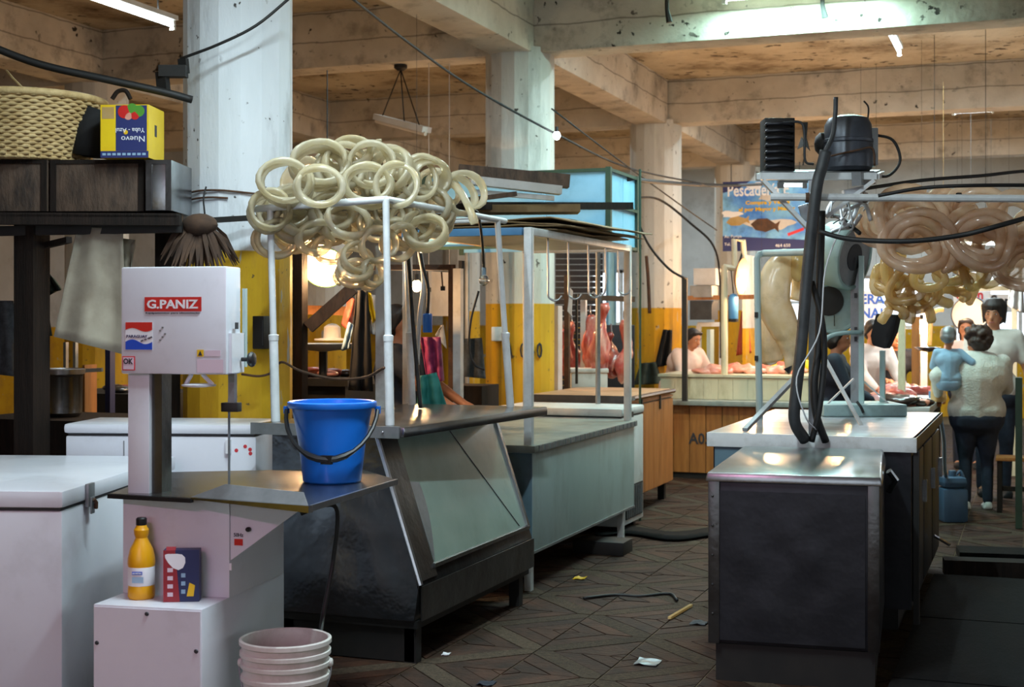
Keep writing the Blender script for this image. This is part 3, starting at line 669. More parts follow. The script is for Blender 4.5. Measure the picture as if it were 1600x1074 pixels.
p = on_z(285, 938, .562); p.z = .561
t = thing('detergent_box', 'red and dark blue cardboard detergent box beside the yellow bottle', 'box', p)
rz = math.radians(25); bb = MB().box((-.065, -.028, 0), (.065, .028, .19)).xf(p, rz); bb.build('carton', 'navy', t)
def F(x, z): return Lx(p, rz, (x, -.0285, z))
MB().prism([F(-.065, 0), F(-.005, 0), F(-.022, .19), F(-.065, .19)], Lx((0, 0, 0), rz, (0, -.0008, 0))).build('red_panel', 'red_dark', t)
MB().prism([F(-.022 + .036 * math.cos(a) - .012 * math.sin(a), .155 + .030 * math.sin(a) + .008 * math.cos(2 * a)) for a in [k * .5236 for k in range(12)]], Lx((0, 0, 0), rz, (0, -.0014, 0))).build('white_splash', 'white', t)
MB().prism([F(.02, .02), F(.045, .02), F(.05, .06), F(.03, .07)], Lx((0, 0, 0), rz, (0, -.0012, 0))).build('yellow_print', 'yellow', t)
for k in range(4): MB().prism([F(-.05 + .02 * 0, .02 + .03 * k), F(-.03, .02 + .03 * k), F(-.03, .035 + .03 * k), F(-.05, .035 + .03 * k)], Lx((0, 0, 0), rz, (0, -.0016, 0))).build('print_mark', 'pinkish', t)
for k in range(3): MB().prism([F(0, .03 + .03 * k), F(.015, .03 + .03 * k), F(.015, .045 + .03 * k), F(0, .045 + .03 * k)], Lx((0, 0, 0), rz, (0, -.0016, 0))).build('print_mark', 'cloth_blue', t)
MB().prism([Lx(p, rz, q_) for q_ in ((-.055, -.028, .19), (-.02, -.028, .19), (-.02, -.02, .202), (-.055, -.02, .202))], Lx((0, 0, 0), rz, (0, .002, 0))).build('flap', 'red_dark', t)

# black cord from the table to the floor
o = MB().tube(spline([at(470, 803, 5.6), at(505, 790, 5.6), at(527, 800, 5.6), at(520, 880, 5.55), at(505, 960, 5.5), at(498, 1010, 5.45), on_z(490, 1050, .01)], 6), .009, 8).build('power_cord', 'cable', smooth=True)
tag(o, 'black cord hanging from under the bandsaw table in front of the dark display case', 'cord')

# ------------------------------------------------------------------ chest freezers at the left
def chest(name, label, loc, rz, w, dpt, z0, z1, lid=.07, mat='white_enamel', legs=True):
    """front right bottom corner at loc, front faces local -y, width runs to local -x"""
    t = thing(name, label, 'freezer', Lx(loc, rz, (-w / 2, dpt / 2, 0)))
    X = lambda b: b.xf(loc, rz)
    X(MB().box((-w, 0, z0), (0, dpt, z1 - lid - .012))).build('body', mat, t, bevel=.01)
    X(MB().box((-w + .01, .01, z1 - lid - .013), (-.01, dpt - .01, z1 - lid))).build('gasket', 'rubber', t)
    ld = X(MB().box((-w - .008, -.012, z1 - lid), (.008, dpt + .005, z1))).build('lid', mat, t, bevel=.018)
    if legs:
        for x in (-w + .08, -.08):
            for y in (.08, dpt - .08): X(MB().box((x - .03, y - .03, 0), (x + .03, y + .03, z0))).build('foot', 'black_iron', t)
    return t, X, ld
loc = at(97, 770, 5.56); loc.z = 0; rz = math.radians(16.3)
t, X, ld = chest('chest_freezer', 'white chest freezer at the left edge with a brass lid latch', loc, rz, 1.3, 1.42, .06, .925)
X(MB().box((.008, .22, .83), (.024, .29, .925)).box((.024, .235, .80), (.03, .275, .87))).build('latch', 'galv', t, bevel=.003)
X(MB().tube([(.034, .25, .86), (.04, .262, .845), (.036, .27, .82)], .008, 8)).build('padlock', 'rust', t)
loc = at(400, 690, 7.05); loc.z = 0; rz = math.radians(16)
t, X, ld = chest('chest_freezer', 'white chest freezer behind the bandsaw, in front of the yellow and white column', loc, rz, .98, .46, .12, 1.075, lid=.05)
X(MB().box((-.150, -.02, .93), (-.125, 0, 1.0))).build('lid_handle', 'white', t)
for k, (x, z) in enumerate(((-.10, .945), (-.055, .965), (-.03, .95), (-.028, .93))): X(MB().lathe([(.0001, 0), (.010, .0005), (.010, .001), (.0001, .0015)], (x, 0, z), 8, (0, -1, 0))).build('flower_sticker', 'ink_red', t)
X(MB().box((-.68, -.002, .12), (-.675, .0, .99))).build('panel_seam', 'galv', t)
# ------------------------------------------------------------------ green-white cabinet with its canopy frame
GX0, GX1, GY0, GY1 = -3.62, -2.77, 7.78, 10.0
t = thing('display_cabinet', 'pale green steel cabinet with canopy frame behind the slanted display case', 'cabinet', (-3.2, 8.9, 0))
MB().box((GX0, GY0, .235), (GX1, GY1, .82)).build('body', ['mint', 'mint_side'], t, bevel=.004)
MB().box((GX0 + .01, GY0 - .004, .24), (GX1 - .004, GY0, .815)).build('end_panel', 'mint_side', t)
g = MB().box((GX0 - .02, GY0 - .02, .82), (GX1 + .02, GY1 + .02, .862)).build('top', 'stone_top', t, bevel=.004)
for k in range(22): MB().box((GX1 + .018, GY0 + .05 + k * .1, .826), (GX1 + .026, GY0 + .11 + k * .1, .858)).build('edge_bead', 'galv', g)
MB().box((GX1 - .05, GY0, .225), (GX1 + .006, GY1, .24)).build('bottom_rail', 'galv', t)
for y in (GY0 + .04, GY1 - .22):
    MB().box((GX1 - .06, y - .02, 0 if y < 9 else .0), (GX1 - .02, y + .03, .235)).build('leg', 'white_old', t)
for y in (GY0 + .04, GY1 - .22): MB().box((GX0 + .04, y - .02, 0), (GX0 + .08, y + .03, .235)).build('leg', 'white_old', t)
fr = thing('canopy_frame', 'white square-tube canopy frame over the pale green cabinet', 'frame', (-3.2, 8.9, .862))
zt = 2.145
for x, y, m_ in ((GX1 - .035, GY0 + .03, 'white_paint'), (GX1 - .035, GY1 - .05, 'white_old'), (GX0 + .03, GY0 + .03, 'white_old'), (GX0 + .03, GY1 - .05, 'white_old')):
    MB().box((x - .024, y - .024, .862), (x + .024, y + .024, zt)).build('post', m_, fr, bevel=.004)
MB().box((GX0, GY0 + .006, zt - .045), (GX1 - .07, GY0 + .054, zt)).build('front_rail', 'rail_blue', fr, bevel=.004)
MB().box((GX1 - .059, GY0 + .055, zt - .045), (GX1 - .011, GY1 - .075, zt)).build('side_rail', 'white_paint', fr, bevel=.004)
MB().box((GX0, GY1 - .074, zt - .045), (GX1 - .07, GY1 - .026, zt)).build('back_rail', 'white_old', fr)
MB().box((GX0 + .01, GY0 + .06, zt - .03), (GX1 - .065, GY1 - .08, zt - .02)).build('canopy_sheet', 'stone_top', fr)
def hook(p, ln, lab, grp='meat hooks', rng=R):
    x = Vector((CT, ST, 0)) * rng.choice((1, 1, -1)); pts = [p, p + Vector((0, 0, -.02)), p + Vector((.004, 0, -ln * .62))] + [p + Vector((0, 0, -ln * .78)) + x * (.045 - .045 * math.cos(a)) + Vector((0, 0, -.055 * math.sin(a))) for a in (.4, .9, 1.5, 2.1, 2.7)]
    o = MB().tube(spline(pts, 4), .0065, 7).build('meat_hook', 'steel_bright', smooth=True); return tag(o, lab, 'hook', grp)
for k, y in enumerate((8.15, 8.55, 8.98, 9.38, 9.7)):
    hook(Vector((GX1 - .035, y, zt - .045)), .42 - .02 * k, ('nearest', 'second', 'third', 'fourth', 'farthest')[k] + ' steel meat hook on the side rail over the pale green cabinet')
p = Vector((GX1 - .03, 8.57, zt - .36))
o = MB().prism([p + Vector((0, -.05, -.13)), p + Vector((0, .03, -.16)), p + Vector((0, .055, 0)), p + Vector((0, .0, .02))], (.004, 0, 0)).build('price_tag', 'white_old'); tag(o, 'white price tag hanging between the meat hooks', 'tag')
# stack on the canopy: boards, carton sheets, a blue crate
def plank(nm, lab, cat, p, q, w, h, mat, grp=None):
    o = MB().bar(p, q, w, h).build(nm, mat); return tag(o, lab, cat, grp)
z = zt + .002
for k in range(4):
    y0 = 8.1 + .1 * k; g = [[(GX0 - .3 + .06 * k + (GX1 + .06 - GX0 + .24) * i / 8, y0 + (1.75 - .1 * k) * j / 6, z + .012 + .03 * k + .02 * noise.noise(Vector((i * .6, j * .5, k * 3))) + .02 * (i / 8) * (j / 6) - (.05 * (max(0, i - 6) / 2) if k > 1 else 0)) for i in range(9)] for j in range(7)]
    o = MB().sheet(g).build('cardboard_sheet', 'cardboard', smooth=True, solid=.008)
    tag(o, ('bottom', 'second', 'third', 'top')[k] + ' sheet of flattened brown cardboard stacked on the white canopy frame', 'cardboard', 'cardboard on the canopy')
zz = z + .16
b1 = tag(MB().bar((-4.35, 8.35, zz + .015), (-2.86, 8.95, zz + .03), .26, .05).build('flat_carton', 'cardboard'), 'long flattened carton under the timber beams on the canopy', 'carton')
def yb_(px, py, y): return on_y(px, py, y)
b2 = plank('wooden_plank', 'dark rough plank lying on the cartons of the canopy', 'plank', yb_(700, 322, 8.3), yb_(985, 322, 9.9), .06, .05, 'wood_dark', 'planks on the canopy')
b3 = plank('wooden_plank', 'narrow dark stick crossing the white trunking on the canopy', 'plank', yb_(690, 318, 8.2), yb_(806, 303, 8.5), .05, .03, 'wood_brown', 'planks on the canopy')
b4 = plank('metal_trunking', 'white metal lamp trunking lying below the brown beam', 'trunking', yb_(735, 282, 8.42), yb_(876, 298, 8.72), .10, .055, 'white_old')
b5 = plank('wooden_beam', 'thick brown timber beam on top of the canopy pile', 'beam', yb_(716, 268, 8.7), yb_(889, 284, 9.0), .14, .085, 'wood_brown')
b6 = plank('metal_pipe', 'pale pipe lying under the white trunking on the canopy', 'pipe', yb_(740, 300, 8.5), yb_(866, 310, 8.7), .04, .03, 'white_old')
t = thing('blue_crate', 'large sky-blue panelled crate with dark green frame on top of the stall', 'crate', (-3.6, 10.45, 2.15))
X0, X1, Y0, Y1, Z0, Z1 = -4.5, -3.0, 10.12, 10.88, 2.16, 2.725
for i in range(3): MB().box((X0 + i * (X1 - X0) / 3 + .012, Y0, Z0), (X0 + (i + 1) * (X1 - X0) / 3 - .006, Y0 + .012, Z1)).build('panel', 'sky_blue', t)
for i in range(2): MB().box((X1 - .012, Y0 + .02 + i * .37, Z0), (X1, Y0 + .38 + i * .37, Z1)).build('panel', 'sky_blue', t)
MB().box((X0, Y1 - .012, Z0), (X1, Y1, Z1)).build('back_panel', 'sky_blue', t)
for x, y in ((X0, Y0), (X1, Y0), (X1, Y1), (X0, Y1)): MB().box((x - .02, y - .02, Z0 - .02), (x + .02, y + .02, Z1 + .02)).build('corner_post', 'green_frame', t)
for z_ in (Z0, (Z0 + Z1) / 2 + .02, Z1):
    MB().box((X0, Y0 - .018, z_ - .012), (X1, Y0 - .002, z_ + .012)).build('rail', 'green_frame', t)
    MB().box((X1 + .002, Y0, z_ - .012), (X1 + .018, Y1, z_ + .012)).build('rail', 'green_frame', t)
tag(MB().rod((-2.96, 10.86, 0.0), (-2.96, 10.86, 2.8), .010, 8).build('support_pole', 'green_frame'), 'thin dark green pole beside the blue crate', 'pole')
for x in (-4.3, -3.2): tag(MB().rod((x, 10.5, 0.0 if x < -4 else .945), (x, 10.5, 2.14), .02, 8).build('support_pole', 'galv'), 'grey pole under the %s end of the sky-blue crate' % ('hidden' if x < -4 else 'aisle'), 'pole')

# black block under the cabinet, litter
tag(MB().box((-2.98, 9.18, 0), (-2.62, 9.42, .09)).build('support_block', 'black_iron', bevel=.006), 'black block lying under the aisle side of the pale green cabinet', 'block')

# ------------------------------------------------------------------ white and brown chest freezers down the aisle
loc = Vector((-2.9, 10.12, 0)); t, X, ld = chest('chest_freezer', 'narrow white chest freezer with vent grille between the green cabinet and the brown chest', loc, 0, 1.0, .62, .05, .935, lid=.06, mat='white_old')
gr = X(MB().box((.0, .10, .09), (.006, .58, .34))).build('vent_grille', 'black_iron', t)
for k in range(9): X(MB().box((.005, .12 + k * .05, .10), (.012, .135 + k * .05, .33))).build('slat', 'galv', gr)
X(MB().bar((.004, .16, .80), (.004, .19, .62), .02, .006).lathe([(.001, 0), (.018, .001), (.018, .008), (.001, .01)], (.002, .19, .60), 10, (1, 0, 0))).build('hanging_key', 'ink', t)
X(MB().box((.008, .2, .86), (.02, .26, .9))).build('lock', 'black_iron', t)
loc = Vector((-3.06, 10.98, 0)); t, X, ld = chest('wooden_chest', 'orange-brown wooden cold chest with tan lid and iron clasps', loc, 0, .86, 1.35, .16, .935, lid=.02, mat='wood_orange')
X(MB().box((-.87, -.02, .935), (-.02, .66, .985))).build('lid_leaf', 'tan_lid', t, bevel=.006)
X(MB().box((-.87, .68, .935), (-.02, 1.34, .985))).build('lid_leaf', 'tan_lid', t, bevel=.006)
X(MB().box((-.88, -.032, .925), (-.015, -.021, .985))).build('lid_edge', 'rubber', t)
X(MB().tube([(.012, -.01, .965), (.012, 1.35, .965)], .02, 8)).build('edge_roll', 'steel', t)
for y in (.25, .85): X(MB().box((.008, y, .83), (.018, y + .03, .96))).build('clasp', 'black_iron', t)
for k in range(4): X(MB().box((-.002, .01 + k * .335, .17), (.006, .335 + k * .335, .90))).build('plank', 'wood_orange', t)

# dark rubber strip and litter on the aisle floor
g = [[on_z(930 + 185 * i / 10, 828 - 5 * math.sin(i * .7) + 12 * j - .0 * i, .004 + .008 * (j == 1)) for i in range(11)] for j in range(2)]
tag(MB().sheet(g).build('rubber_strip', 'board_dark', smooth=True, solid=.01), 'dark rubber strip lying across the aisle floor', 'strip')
o = MB().tube(spline([on_z(912, 935, .012), on_z(960, 930, .006), on_z(1000, 932, .006), on_z(1045, 928, .008), on_z(1058, 938, .012)], 5), .009, 6).build('belt', 'cable', smooth=True); tag(o, 'thin black belt lying on the aisle pavers', 'belt')
tag(MB().bar(on_z(1046, 966, .012), on_z(1080, 946, .012), .018, .012).build('cane_stick', 'casing_gold'), 'short pale cane lying on the pavers by the black steel cabinet', 'stick')
for k, (px, py, m_, nm) in enumerate(((1012, 1037, 'galv', 'grey crumpled plastic'), (906, 905, 'yellow', 'yellow'), (1092, 975, 'cloth_grey', 'dark crumpled'), (697, 1024, 'white', 'white curled'), (760, 1070, 'cloth_navy', 'dark blue'))):
    p = on_z(px, py, .0); rr = (.045, .03, .035, .015, .03)[k]
    g = [[p + Vector((rr * (i - 2) * .6, rr * (j - 2) * .6, .004 + abs(.02 * noise.noise(Vector((i * 1.3, j * 1.1, k)))))) for i in range(5)] for j in range(5)]
    tag(MB().sheet(g).build('litter_scrap', m_, smooth=False, solid=.003), nm + ' scrap of litter on the aisle floor', 'litter')
# ------------------------------------------------------------------ timber stall at the left edge
V = Vector
t = thing('timber_stall', 'dark timber stall frame with shelf at the left edge', 'stall', at(120, 500, 7.3) * V((1, 1, 0)))
def post(px0, px1, y0, y1, d, mat='wood_dark', nm='post', par=None, th=.09):
    a, c = at((px0 + px1) / 2, y0, d), at((px0 + px1) / 2, y1, d); w = (px1 - px0) * d / FPX
    return MB().bar(a, c, w, th).build(nm, mat, par)
a = at(50, 340, 7.2); MB().bar((a.x, a.y, 0), (a.x, a.y, a.z), .13, .12).build('post', 'wood_dark', t)
a = at(262, 350, 7.9); MB().bar((a.x, a.y, 0), (a.x, a.y, a.z), .10, .10).build('post', 'wood_dark', t)
for d, hh in ((7.05, .05), (7.6, .05), (8.0, .05)): MB().bar(at(-60, 343, d), at(282, 345, d), .06, hh).build('shelf_beam', 'wood_dark', t)
for k in range(7):
    d = 7.08 + k * .14; MB().bar(at(-60, 336, d), at(280, 338, d), .12, .02).build('shelf_board', 'wood_dark', t)
MB().bar(at(-40, 362, 7.15), at(285, 356, 7.15), .03, .05).build('hanging_rail', 'black_iron', t)
MB().bar(at(66, 385, 7.25), at(108, 375, 7.0), .03, .03).build('brace', 'wood_dark', t)
SZ = at(100, 334, 7.3).z + .012
def crate(nm, lab, px0, px1, ytop, ybot, d, dep, mat, trim, cat='crate', grp='old crates on the timber shelf'):
    a, c = at(px0, ybot, d), at(px1, ytop, d); z0 = SZ if ybot > 300 else a.z; w = (px1 - px0) * d / FPX; o = at((px0 + px1) / 2, ybot, d); o.z = 0
    t = thing(nm, lab, cat, (o.x, o.y, z0), grp); bx = MB().box((-w / 2, 0, z0), (w / 2, dep, c.z)).xf(o, TH * .9); bx.build('body', mat, t, bevel=.004)
    for x in (-w / 2, w / 2 - .03): MB().box((x, -.006, z0), (x + .03, 0, c.z)).xf(o, TH * .9).build('corner_strip', trim, t)
    MB().box((-w / 2, -.007, c.z - .02), (w / 2, -.001, c.z)).xf(o, TH * .9).build('rim', trim, t)
    return t, o, c.z
crate('steel_crate', 'grimy brown metal crate at the far left of the timber shelf', -70, 74, 250, 332, 7.3, .5, 'wood_brown', 'wood_dark')
t1, o1, CZ = crate('steel_crate', 'grimy brown metal crate with a bright steel strip, under the yellow carton', 78, 226, 250, 332, 7.3, .5, 'wood_brown', 'wood_dark')
t2, o2, _ = crate('steel_crate', 'narrow crate with a bare bright steel face next to the column', 228, 268, 250, 334, 7.25, .4, 'steel', 'steel_dark')
# wicker basket on the crates
c = at(40, 243, 7.55); c.z = CZ + .002
t = thing('wicker_basket', 'round pale wicker basket with woven rim on top of the crates', 'basket', c)
rad = lambda v: .32 + .09 * v
MB().lathe([(.0001, 0), (.31, 0), (.315, .012), (.31, .016), (.0001, .014)], c, 48).build('basket_base', 'wicker', t)
for k in range(19):
    v = k / 18; pts = [c + V(((rad(v) + .008 * (1 if (i + k) % 2 else -1)) * math.cos(2 * math.pi * i / 72), (rad(v) + .008 * (1 if (i + k) % 2 else -1)) * math.sin(2 * math.pi * i / 72), .012 + v * .31)) for i in range(72)]
    MB().tube(pts, .0105, 5, closed=True).build('weaver', 'wicker', t, smooth=True)
for i in range(36):
    a = 2 * math.pi * (i * 2 + .5) / 72; MB().rod(c + V((.32 * math.cos(a), .32 * math.sin(a), .005)), c + V((.41 * math.cos(a), .41 * math.sin(a), .335)), .007, 5).build('stake', 'wicker', t)
pts = [c + V((.415 * math.cos(2 * math.pi * i / 48), .415 * math.sin(2 * math.pi * i / 48), .335)) for i in range(48)]; MB().tube(pts, .02, 8, closed=True).build('rim', 'wicker', t, smooth=True)
MB().tube(spline([at(10, 110, 7.4), at(20, 122, 7.3), at(38, 140, 7.2)], 4), .006, 5).build('loose_cane', 'wicker', t)
# yellow carton, printed side upside down
d = 7.2; o = at(232, 245, d); o.z = 0; z0 = CZ + .001; hgt = 83 * d / FPX; rz = math.radians(17)
t = thing('printed_carton', 'yellow and navy printed carton with tomato picture on the crates by the column', 'carton', (o.x, o.y, z0))
X = lambda b: b.xf(o, rz)
X(MB().box((-.25, 0, z0), (0, .26, z0 + hgt))).build('carton', 'yellow_carton', t)
X(MB().box((-.17, -.0012, z0 + .035), (-.008, 0, z0 + hgt - .004))).build('navy_panel', 'carton_navy', t)
X(MB().box((-.25, -.0014, z0), (0, 0, z0 + .034))).build('navy_strip', 'carton_navy', t)
for k in range(9): X(MB().box((-.24 + k * .026, -.002, z0 + .012), (-.222 + k * .026, -.0014, z0 + .024))).build('strip_print', 'cloth_blue', t)
for x, zz_, r, m_ in ((-.125, .235, .034, 'red'), (-.085, .25, .028, 'green'), (-.05, .238, .03, 'green'), (-.105, .215, .022, 'meat_pale'), (-.07, .218, .024, 'red')):
    X(MB().lathe([(.0001, 0), (r, .0004), (r, .0012), (.0001, .0016)], (x, -.0012, z0 + zz_), 18, (0, -1, 0))).build('fruit_print', m_, t)
rr, uu = Lx((0, 0, 0), rz, (-1, 0, 0)), V((0, 0, -1))
text('carton_lettering', 'Nuevo', Lx(o, rz, (-.016, -.0016, z0 + .118)), rr, uu, .042, 'white', t, squash=1.1)
text('carton_lettering', 'Yuba - Azul', Lx(o, rz, (-.02, -.0016, z0 + .158)), rr, uu, .034, 'white', t, squash=.95)
X(MB().lathe([(.0001, 0), (.012, .0004), (.012, .001), (.0001, .0014)], (-.118, -.0012, z0 + .13), 10, (0, -1, 0))).build('lemon_print', 'yellow', t)
X(MB().box((-.242, -.0012, z0 + .20), (-.178, 0, z0 + .26))).build('orange_print', 'casing_gold', t)
X(MB().box((0, .10, z0 + .12), (.001, .135, z0 + .18))).build('hand_hole', 'ink', t)
o = MB().tube(spline([at(175, 155, 7.4), at(184, 143, 7.4), at(196, 142, 7.4), at(204, 155, 7.4)], 4), .012, 7).build('handle_bow', 'wood_dark'); tag(o, 'dark curved handle sticking up behind the yellow carton', 'handle')
tag(MB().tube([at(135, 244, 7.45), at(140, 200, 7.45), at(150, 170, 7.45)], [.09, .085, .06], 8).build('dark_sack', 'cloth_black', smooth=True), 'dark sack between the wicker basket and the yellow carton', 'sack')

def drape(nm, lab, cat, quad, d, mat, amp=.03, nf=3, nx=16, ny=12, thick=.006, seed=0):
    """hanging cloth: quad = (top-left, top-right, bottom-right, bottom-left) pixels"""
    tlp, trp, brp, blp = quad; g = []
    for j in range(ny + 1):
        v = j / ny; row = []
        for i in range(nx + 1):
            u = i / nx; px = (tlp[0] * (1 - u) + trp[0] * u) * (1 - v) + (blp[0] * (1 - u) + brp[0] * u) * v; py = (tlp[1] * (1 - u) + trp[1] * u) * (1 - v) + (blp[1] * (1 - u) + brp[1] * u) * v
            dd = d + amp * math.sin(u * nf * 6.283 + seed + v) * (.4 + .6 * v) + .02 * noise.noise(V((u * 4, v * 4, seed)))
            row.append(at(px, py, dd))
        g.append(row)
    o = MB().sheet(g).build(nm, mat, smooth=True, solid=thick); return tag(o, lab, cat)
drape('hanging_cloth', 'long beige cloth hanging from the timber rail left of the bandsaw', 'cloth', ((120, 356), (192, 356), (198, 555), (84, 526)), 7.15, 'cloth_cream', nf=1.5)
drape('hanging_cloth', 'short grey-beige cloth end beside the long beige cloth', 'cloth', ((185, 372), (212, 375), (206, 420), (192, 420)), 7.3, 'cloth_cream', nf=1, seed=2)
drape('hanging_coat', 'grey checked coat hanging in the dark at the left edge', 'coat', ((-25, 470), (20, 470), (33, 590), (-30, 582)), 7.6, 'cloth_grey', nf=2, seed=1)
drape('hanging_coat', 'dark green jacket hanging behind the dark timber post', 'coat', ((28, 400), (60, 392), (82, 525), (30, 530)), 7.7, 'cloth_green', nf=2, seed=3)
o = drape('plastic_bag', 'dark bag hanging over the white and yellow background beside the post', 'bag', ((62, 440), (78, 428), (96, 452), (66, 468)), 8.3, 'cloth_green', seed=5)
# brown palm-leaf bundle in front of the column
base = at(312, 358, 7.2); t = thing('palm_leaf_bundle', 'dry brown palm-leaf bundle hanging in front of the white column', 'leaf bundle', base)
RP = random.Random(5)
for k in range(70):
    u = RP.uniform(-1, 1); e = at(312 + 62 * u, 402 + 20 * (1 - abs(u)) + RP.uniform(-8, 12), 7.2 + RP.uniform(-.12, .1)); s_ = base + V((CT, ST, 0)) * u * .06 + V((0, 0, RP.uniform(-.02, .04)))
    mid = s_.lerp(e, .5) + V((0, 0, .03 * abs(u))); w = V((CT, ST, 0)) * .008
    MB().sheet([[s_ - w, s_ + w], [mid - w * 1.6, mid + w * 1.6], [e - w * .3, e + w * .3]]).build('leaf', 'straw', t, solid=.003)
MB().ell(base + V((0, 0, .02)), (.10, .07, .06), 12, 8).build('knot', 'straw', t)
o = MB().bar(at(320, 345, 7.4), at(470, 336, 7.75), .025, .03).build('iron_bar', 'black_iron'); tag(o, 'dark iron bar crossing in front of the white column at head height', 'bar')

# steel pot and board behind the post
c = at(98, 650, 8.6); t = thing('steel_pot', 'dented steel pot with crinkled foil rim on a board behind the timber post', 'pot', c)
MB().lathe([(.0001, 0), (.10, 0), (.115, .02), (.118, .24), (.125, .25), (.112, .25), (.1, .03), (.0001, .02)], c, 28).build('vessel', 'steel', t)
MB().lathe([(.10, .25), (.13, .255), (.135, .285), (.12, .29), (.1, .27)], c, 20, ring=True).build('foil_rim', 'steel_bright', t)
a = c - V((0, 0, .005)); o = tag(MB().box((a.x - .5, a.y - .3, 0), (a.x + .45, a.y + .4, a.z)).build('low_counter', 'wood_dark'), 'dark low counter behind the timber post carrying the steel pot', 'counter')
o = tag(MB().bar(at(140, 570, 9.5), at(140, 868, 9.5), .13, .02).build('orange_board', 'wood_front'), 'orange wooden board standing behind the steel pot', 'board')
o = tag(MB().bar(at(172, 545, 9.4), at(172, 872, 9.4), .055, .04).build('blue_post', 'navy'), 'navy blue post next to the orange board', 'post')
for k, px in enumerate((103, 118)): tag(MB().bar(at(px, 535, 9.3), at(px, 876, 9.3), .03, .02).build('metal_stand', 'galv'), ('left' if k == 0 else 'right') + ' grey metal upright behind the steel pot', 'upright')
o = tag(MB().bar(at(78, 582, 9.35), at(160, 578, 9.35), .04, .025).build('shelf_rail', 'galv'), 'grey rail across the uprights behind the steel pot', 'rail')
# dark goods table seen through the stall
c = at(185, 612, 10.5); t = tag(MB().box((c.x - .45, c.y - .3, 0), (c.x + .55, c.y + .5, c.z)).build('goods_table', 'black_iron'), 'dark table of goods seen between cloth and bandsaw', 'table')
for k, (px, py, r, m_) in enumerate(((186, 606, .05, 'steel'), (200, 600, .05, 'galv'), (178, 596, .06, 'offal'), (196, 588, .05, 'meat_dark'))):
    p = at(px, py, 10.3 + .1 * k); p.z = c.z + r * .45; tag(MB().ell(p, (r * 1.6, r, r * .5), 14, 8).build('tray_goods', m_, smooth=True), ('small steel dish', 'grey dish', 'dark heap of offal', 'heap of dark meat')[k] + ' on the dark table behind the bandsaw column', 'goods')
# small box and cables on the yellow column
c = at(432, 520, 7.6); t = thing('switch_box', 'dark switch box fixed to the yellow paint of the near column', 'switch box', c)
nrm = (c - V((-4.25, 6.95, c.z))).normalized(); cc = V((-4.25, 6.95, c.z)) + nrm * .33
MB().bar(cc - V((0, 0, .09)), cc + V((0, 0, .09)), .12, .07).build('box', 'black_iron', t, bevel=.005)
MB().bar(cc + nrm * .036 - V((0, 0, .07)), cc + nrm * .036 + V((0, 0, .07)), .09, .004).build('cover', 'rubber', t)
def wire(lab, pts, r=.006, mat='cable', nm='cable', n=6, grp=None, seg=6):
    return tag(MB().tube(spline(pts, n), r, seg).build(nm, mat, smooth=True), lab, 'cable', grp)
wire('brown cable running across the yellow column to the pipe frame', [at(378, 585, 7.55), at(405, 588, 7.5), at(425, 582, 7.5), at(440, 566, 7.3), at(470, 580, 7.0), at(520, 592, 6.9), at(570, 590, 6.8), at(600, 575, 6.5)], .007, 'rust')
wire('thick black cable sagging from the left edge to the near column', [at(-30, 66, 7.3), at(60, 100, 7.35), at(170, 125, 7.4), at(260, 145, 7.45), at(300, 156, 7.5)], .022)
wire('thin black cable rising over the near column to the top', [at(282, 92, 7.55), at(340, 70, 7.5), at(400, 40, 7.5), at(455, -5, 7.55)], .008)
o = MB().bar(at(250, 112, 7.5), at(292, 112, 7.5), .07, .06).bar(at(253, 112, 7.5), at(256, 142, 7.5), .04, .06).bar(at(286, 92, 7.52), at(288, 115, 7.52), .03, .05).build('iron_bracket', 'black_iron'); tag(o, 'black iron cable bracket on the left side of the near column', 'bracket')
CN = V((-4.25, 6.95, 0))
def band_wire(lab, z, r, a0, a1, rad=.006): return wire(lab, [CN + V((r * math.cos(a), r * math.sin(a), z + .01 * math.sin(3 * a))) for a in [a0 + (a1 - a0) * k / 8 for k in range(9)]], rad, 'rust')
band_wire('rusty wire tied around the near white column', 2.30, .315, -2.9, .3)
band_wire('second rusty wire just below on the near white column', 2.26, .315, -2.9, -1.2)
wire('loop of thin dark wire hanging on the near white column', [at(322, 292, 7.62), at(318, 310, 7.6), at(320, 335, 7.6)], .005)

# ------------------------------------------------------------------ hanging lamp fixtures and overhead wires
c = on_y(628, 195, 11.5); t = thing('hanging_tube_fixture', 'unlit tube fixture hung on three chains below the orange beam', 'lamp', c)
p, q = on_y(590, 183, 11.6), on_y(667, 203, 11.35)
MB().bar(p, q, .11, .05).build('housing', 'white_old', t); MB().rod(p - V((0, .03, .04)), q - V((0, .03, .04)), .018, 8).build('tube', 'tube_off', t)
k0 = V((on_y(626, 115, 11.55).x, 11.55, ZB)); MB().lathe([(.06, 0), (.06, -.03), (.03, -.05)], k0, 12).build('ceiling_rose', 'black_iron', t)
for u in (.1, .55, .85): MB().rod(k0 - V((0, 0, .04)), p.lerp(q, u) + V((0, 0, .02)), .006, 5).build('chain', 'black_iron', t)
wire('long black wire running from the top down across the second column', [at(540, -10, 8.5), at(640, 68, 9.4), at(740, 138, 10.4), at(870, 210, 11.3), at(980, 262, 12.5), at(1100, 288, 14)], .009)
wire('thin wire crossing from the second column down to the third', [at(862, 170, 11.4), at(960, 245, 12.2), at(1060, 318, 13.5), at(1120, 360, 14.5)], .007)
wire('black horizontal cable between the third column and the fish poster', [at(978, 280, 11), at(1060, 287, 13), at(1130, 290, 15), at(1190, 288, 16.5)], .02)
wire('thick black cable running right from the compressor shelf', [at(1350, 295, 7.9), at(1440, 282, 8.2), at(1530, 275, 8.6), at(1620, 268, 9.3), V((.2, 11.36, 2.62))], .012)
c = at(870, 212, 11.2); t = thing('bare_bulb', 'small lit bare bulb hanging on the wire beside the second column', 'bulb', c)
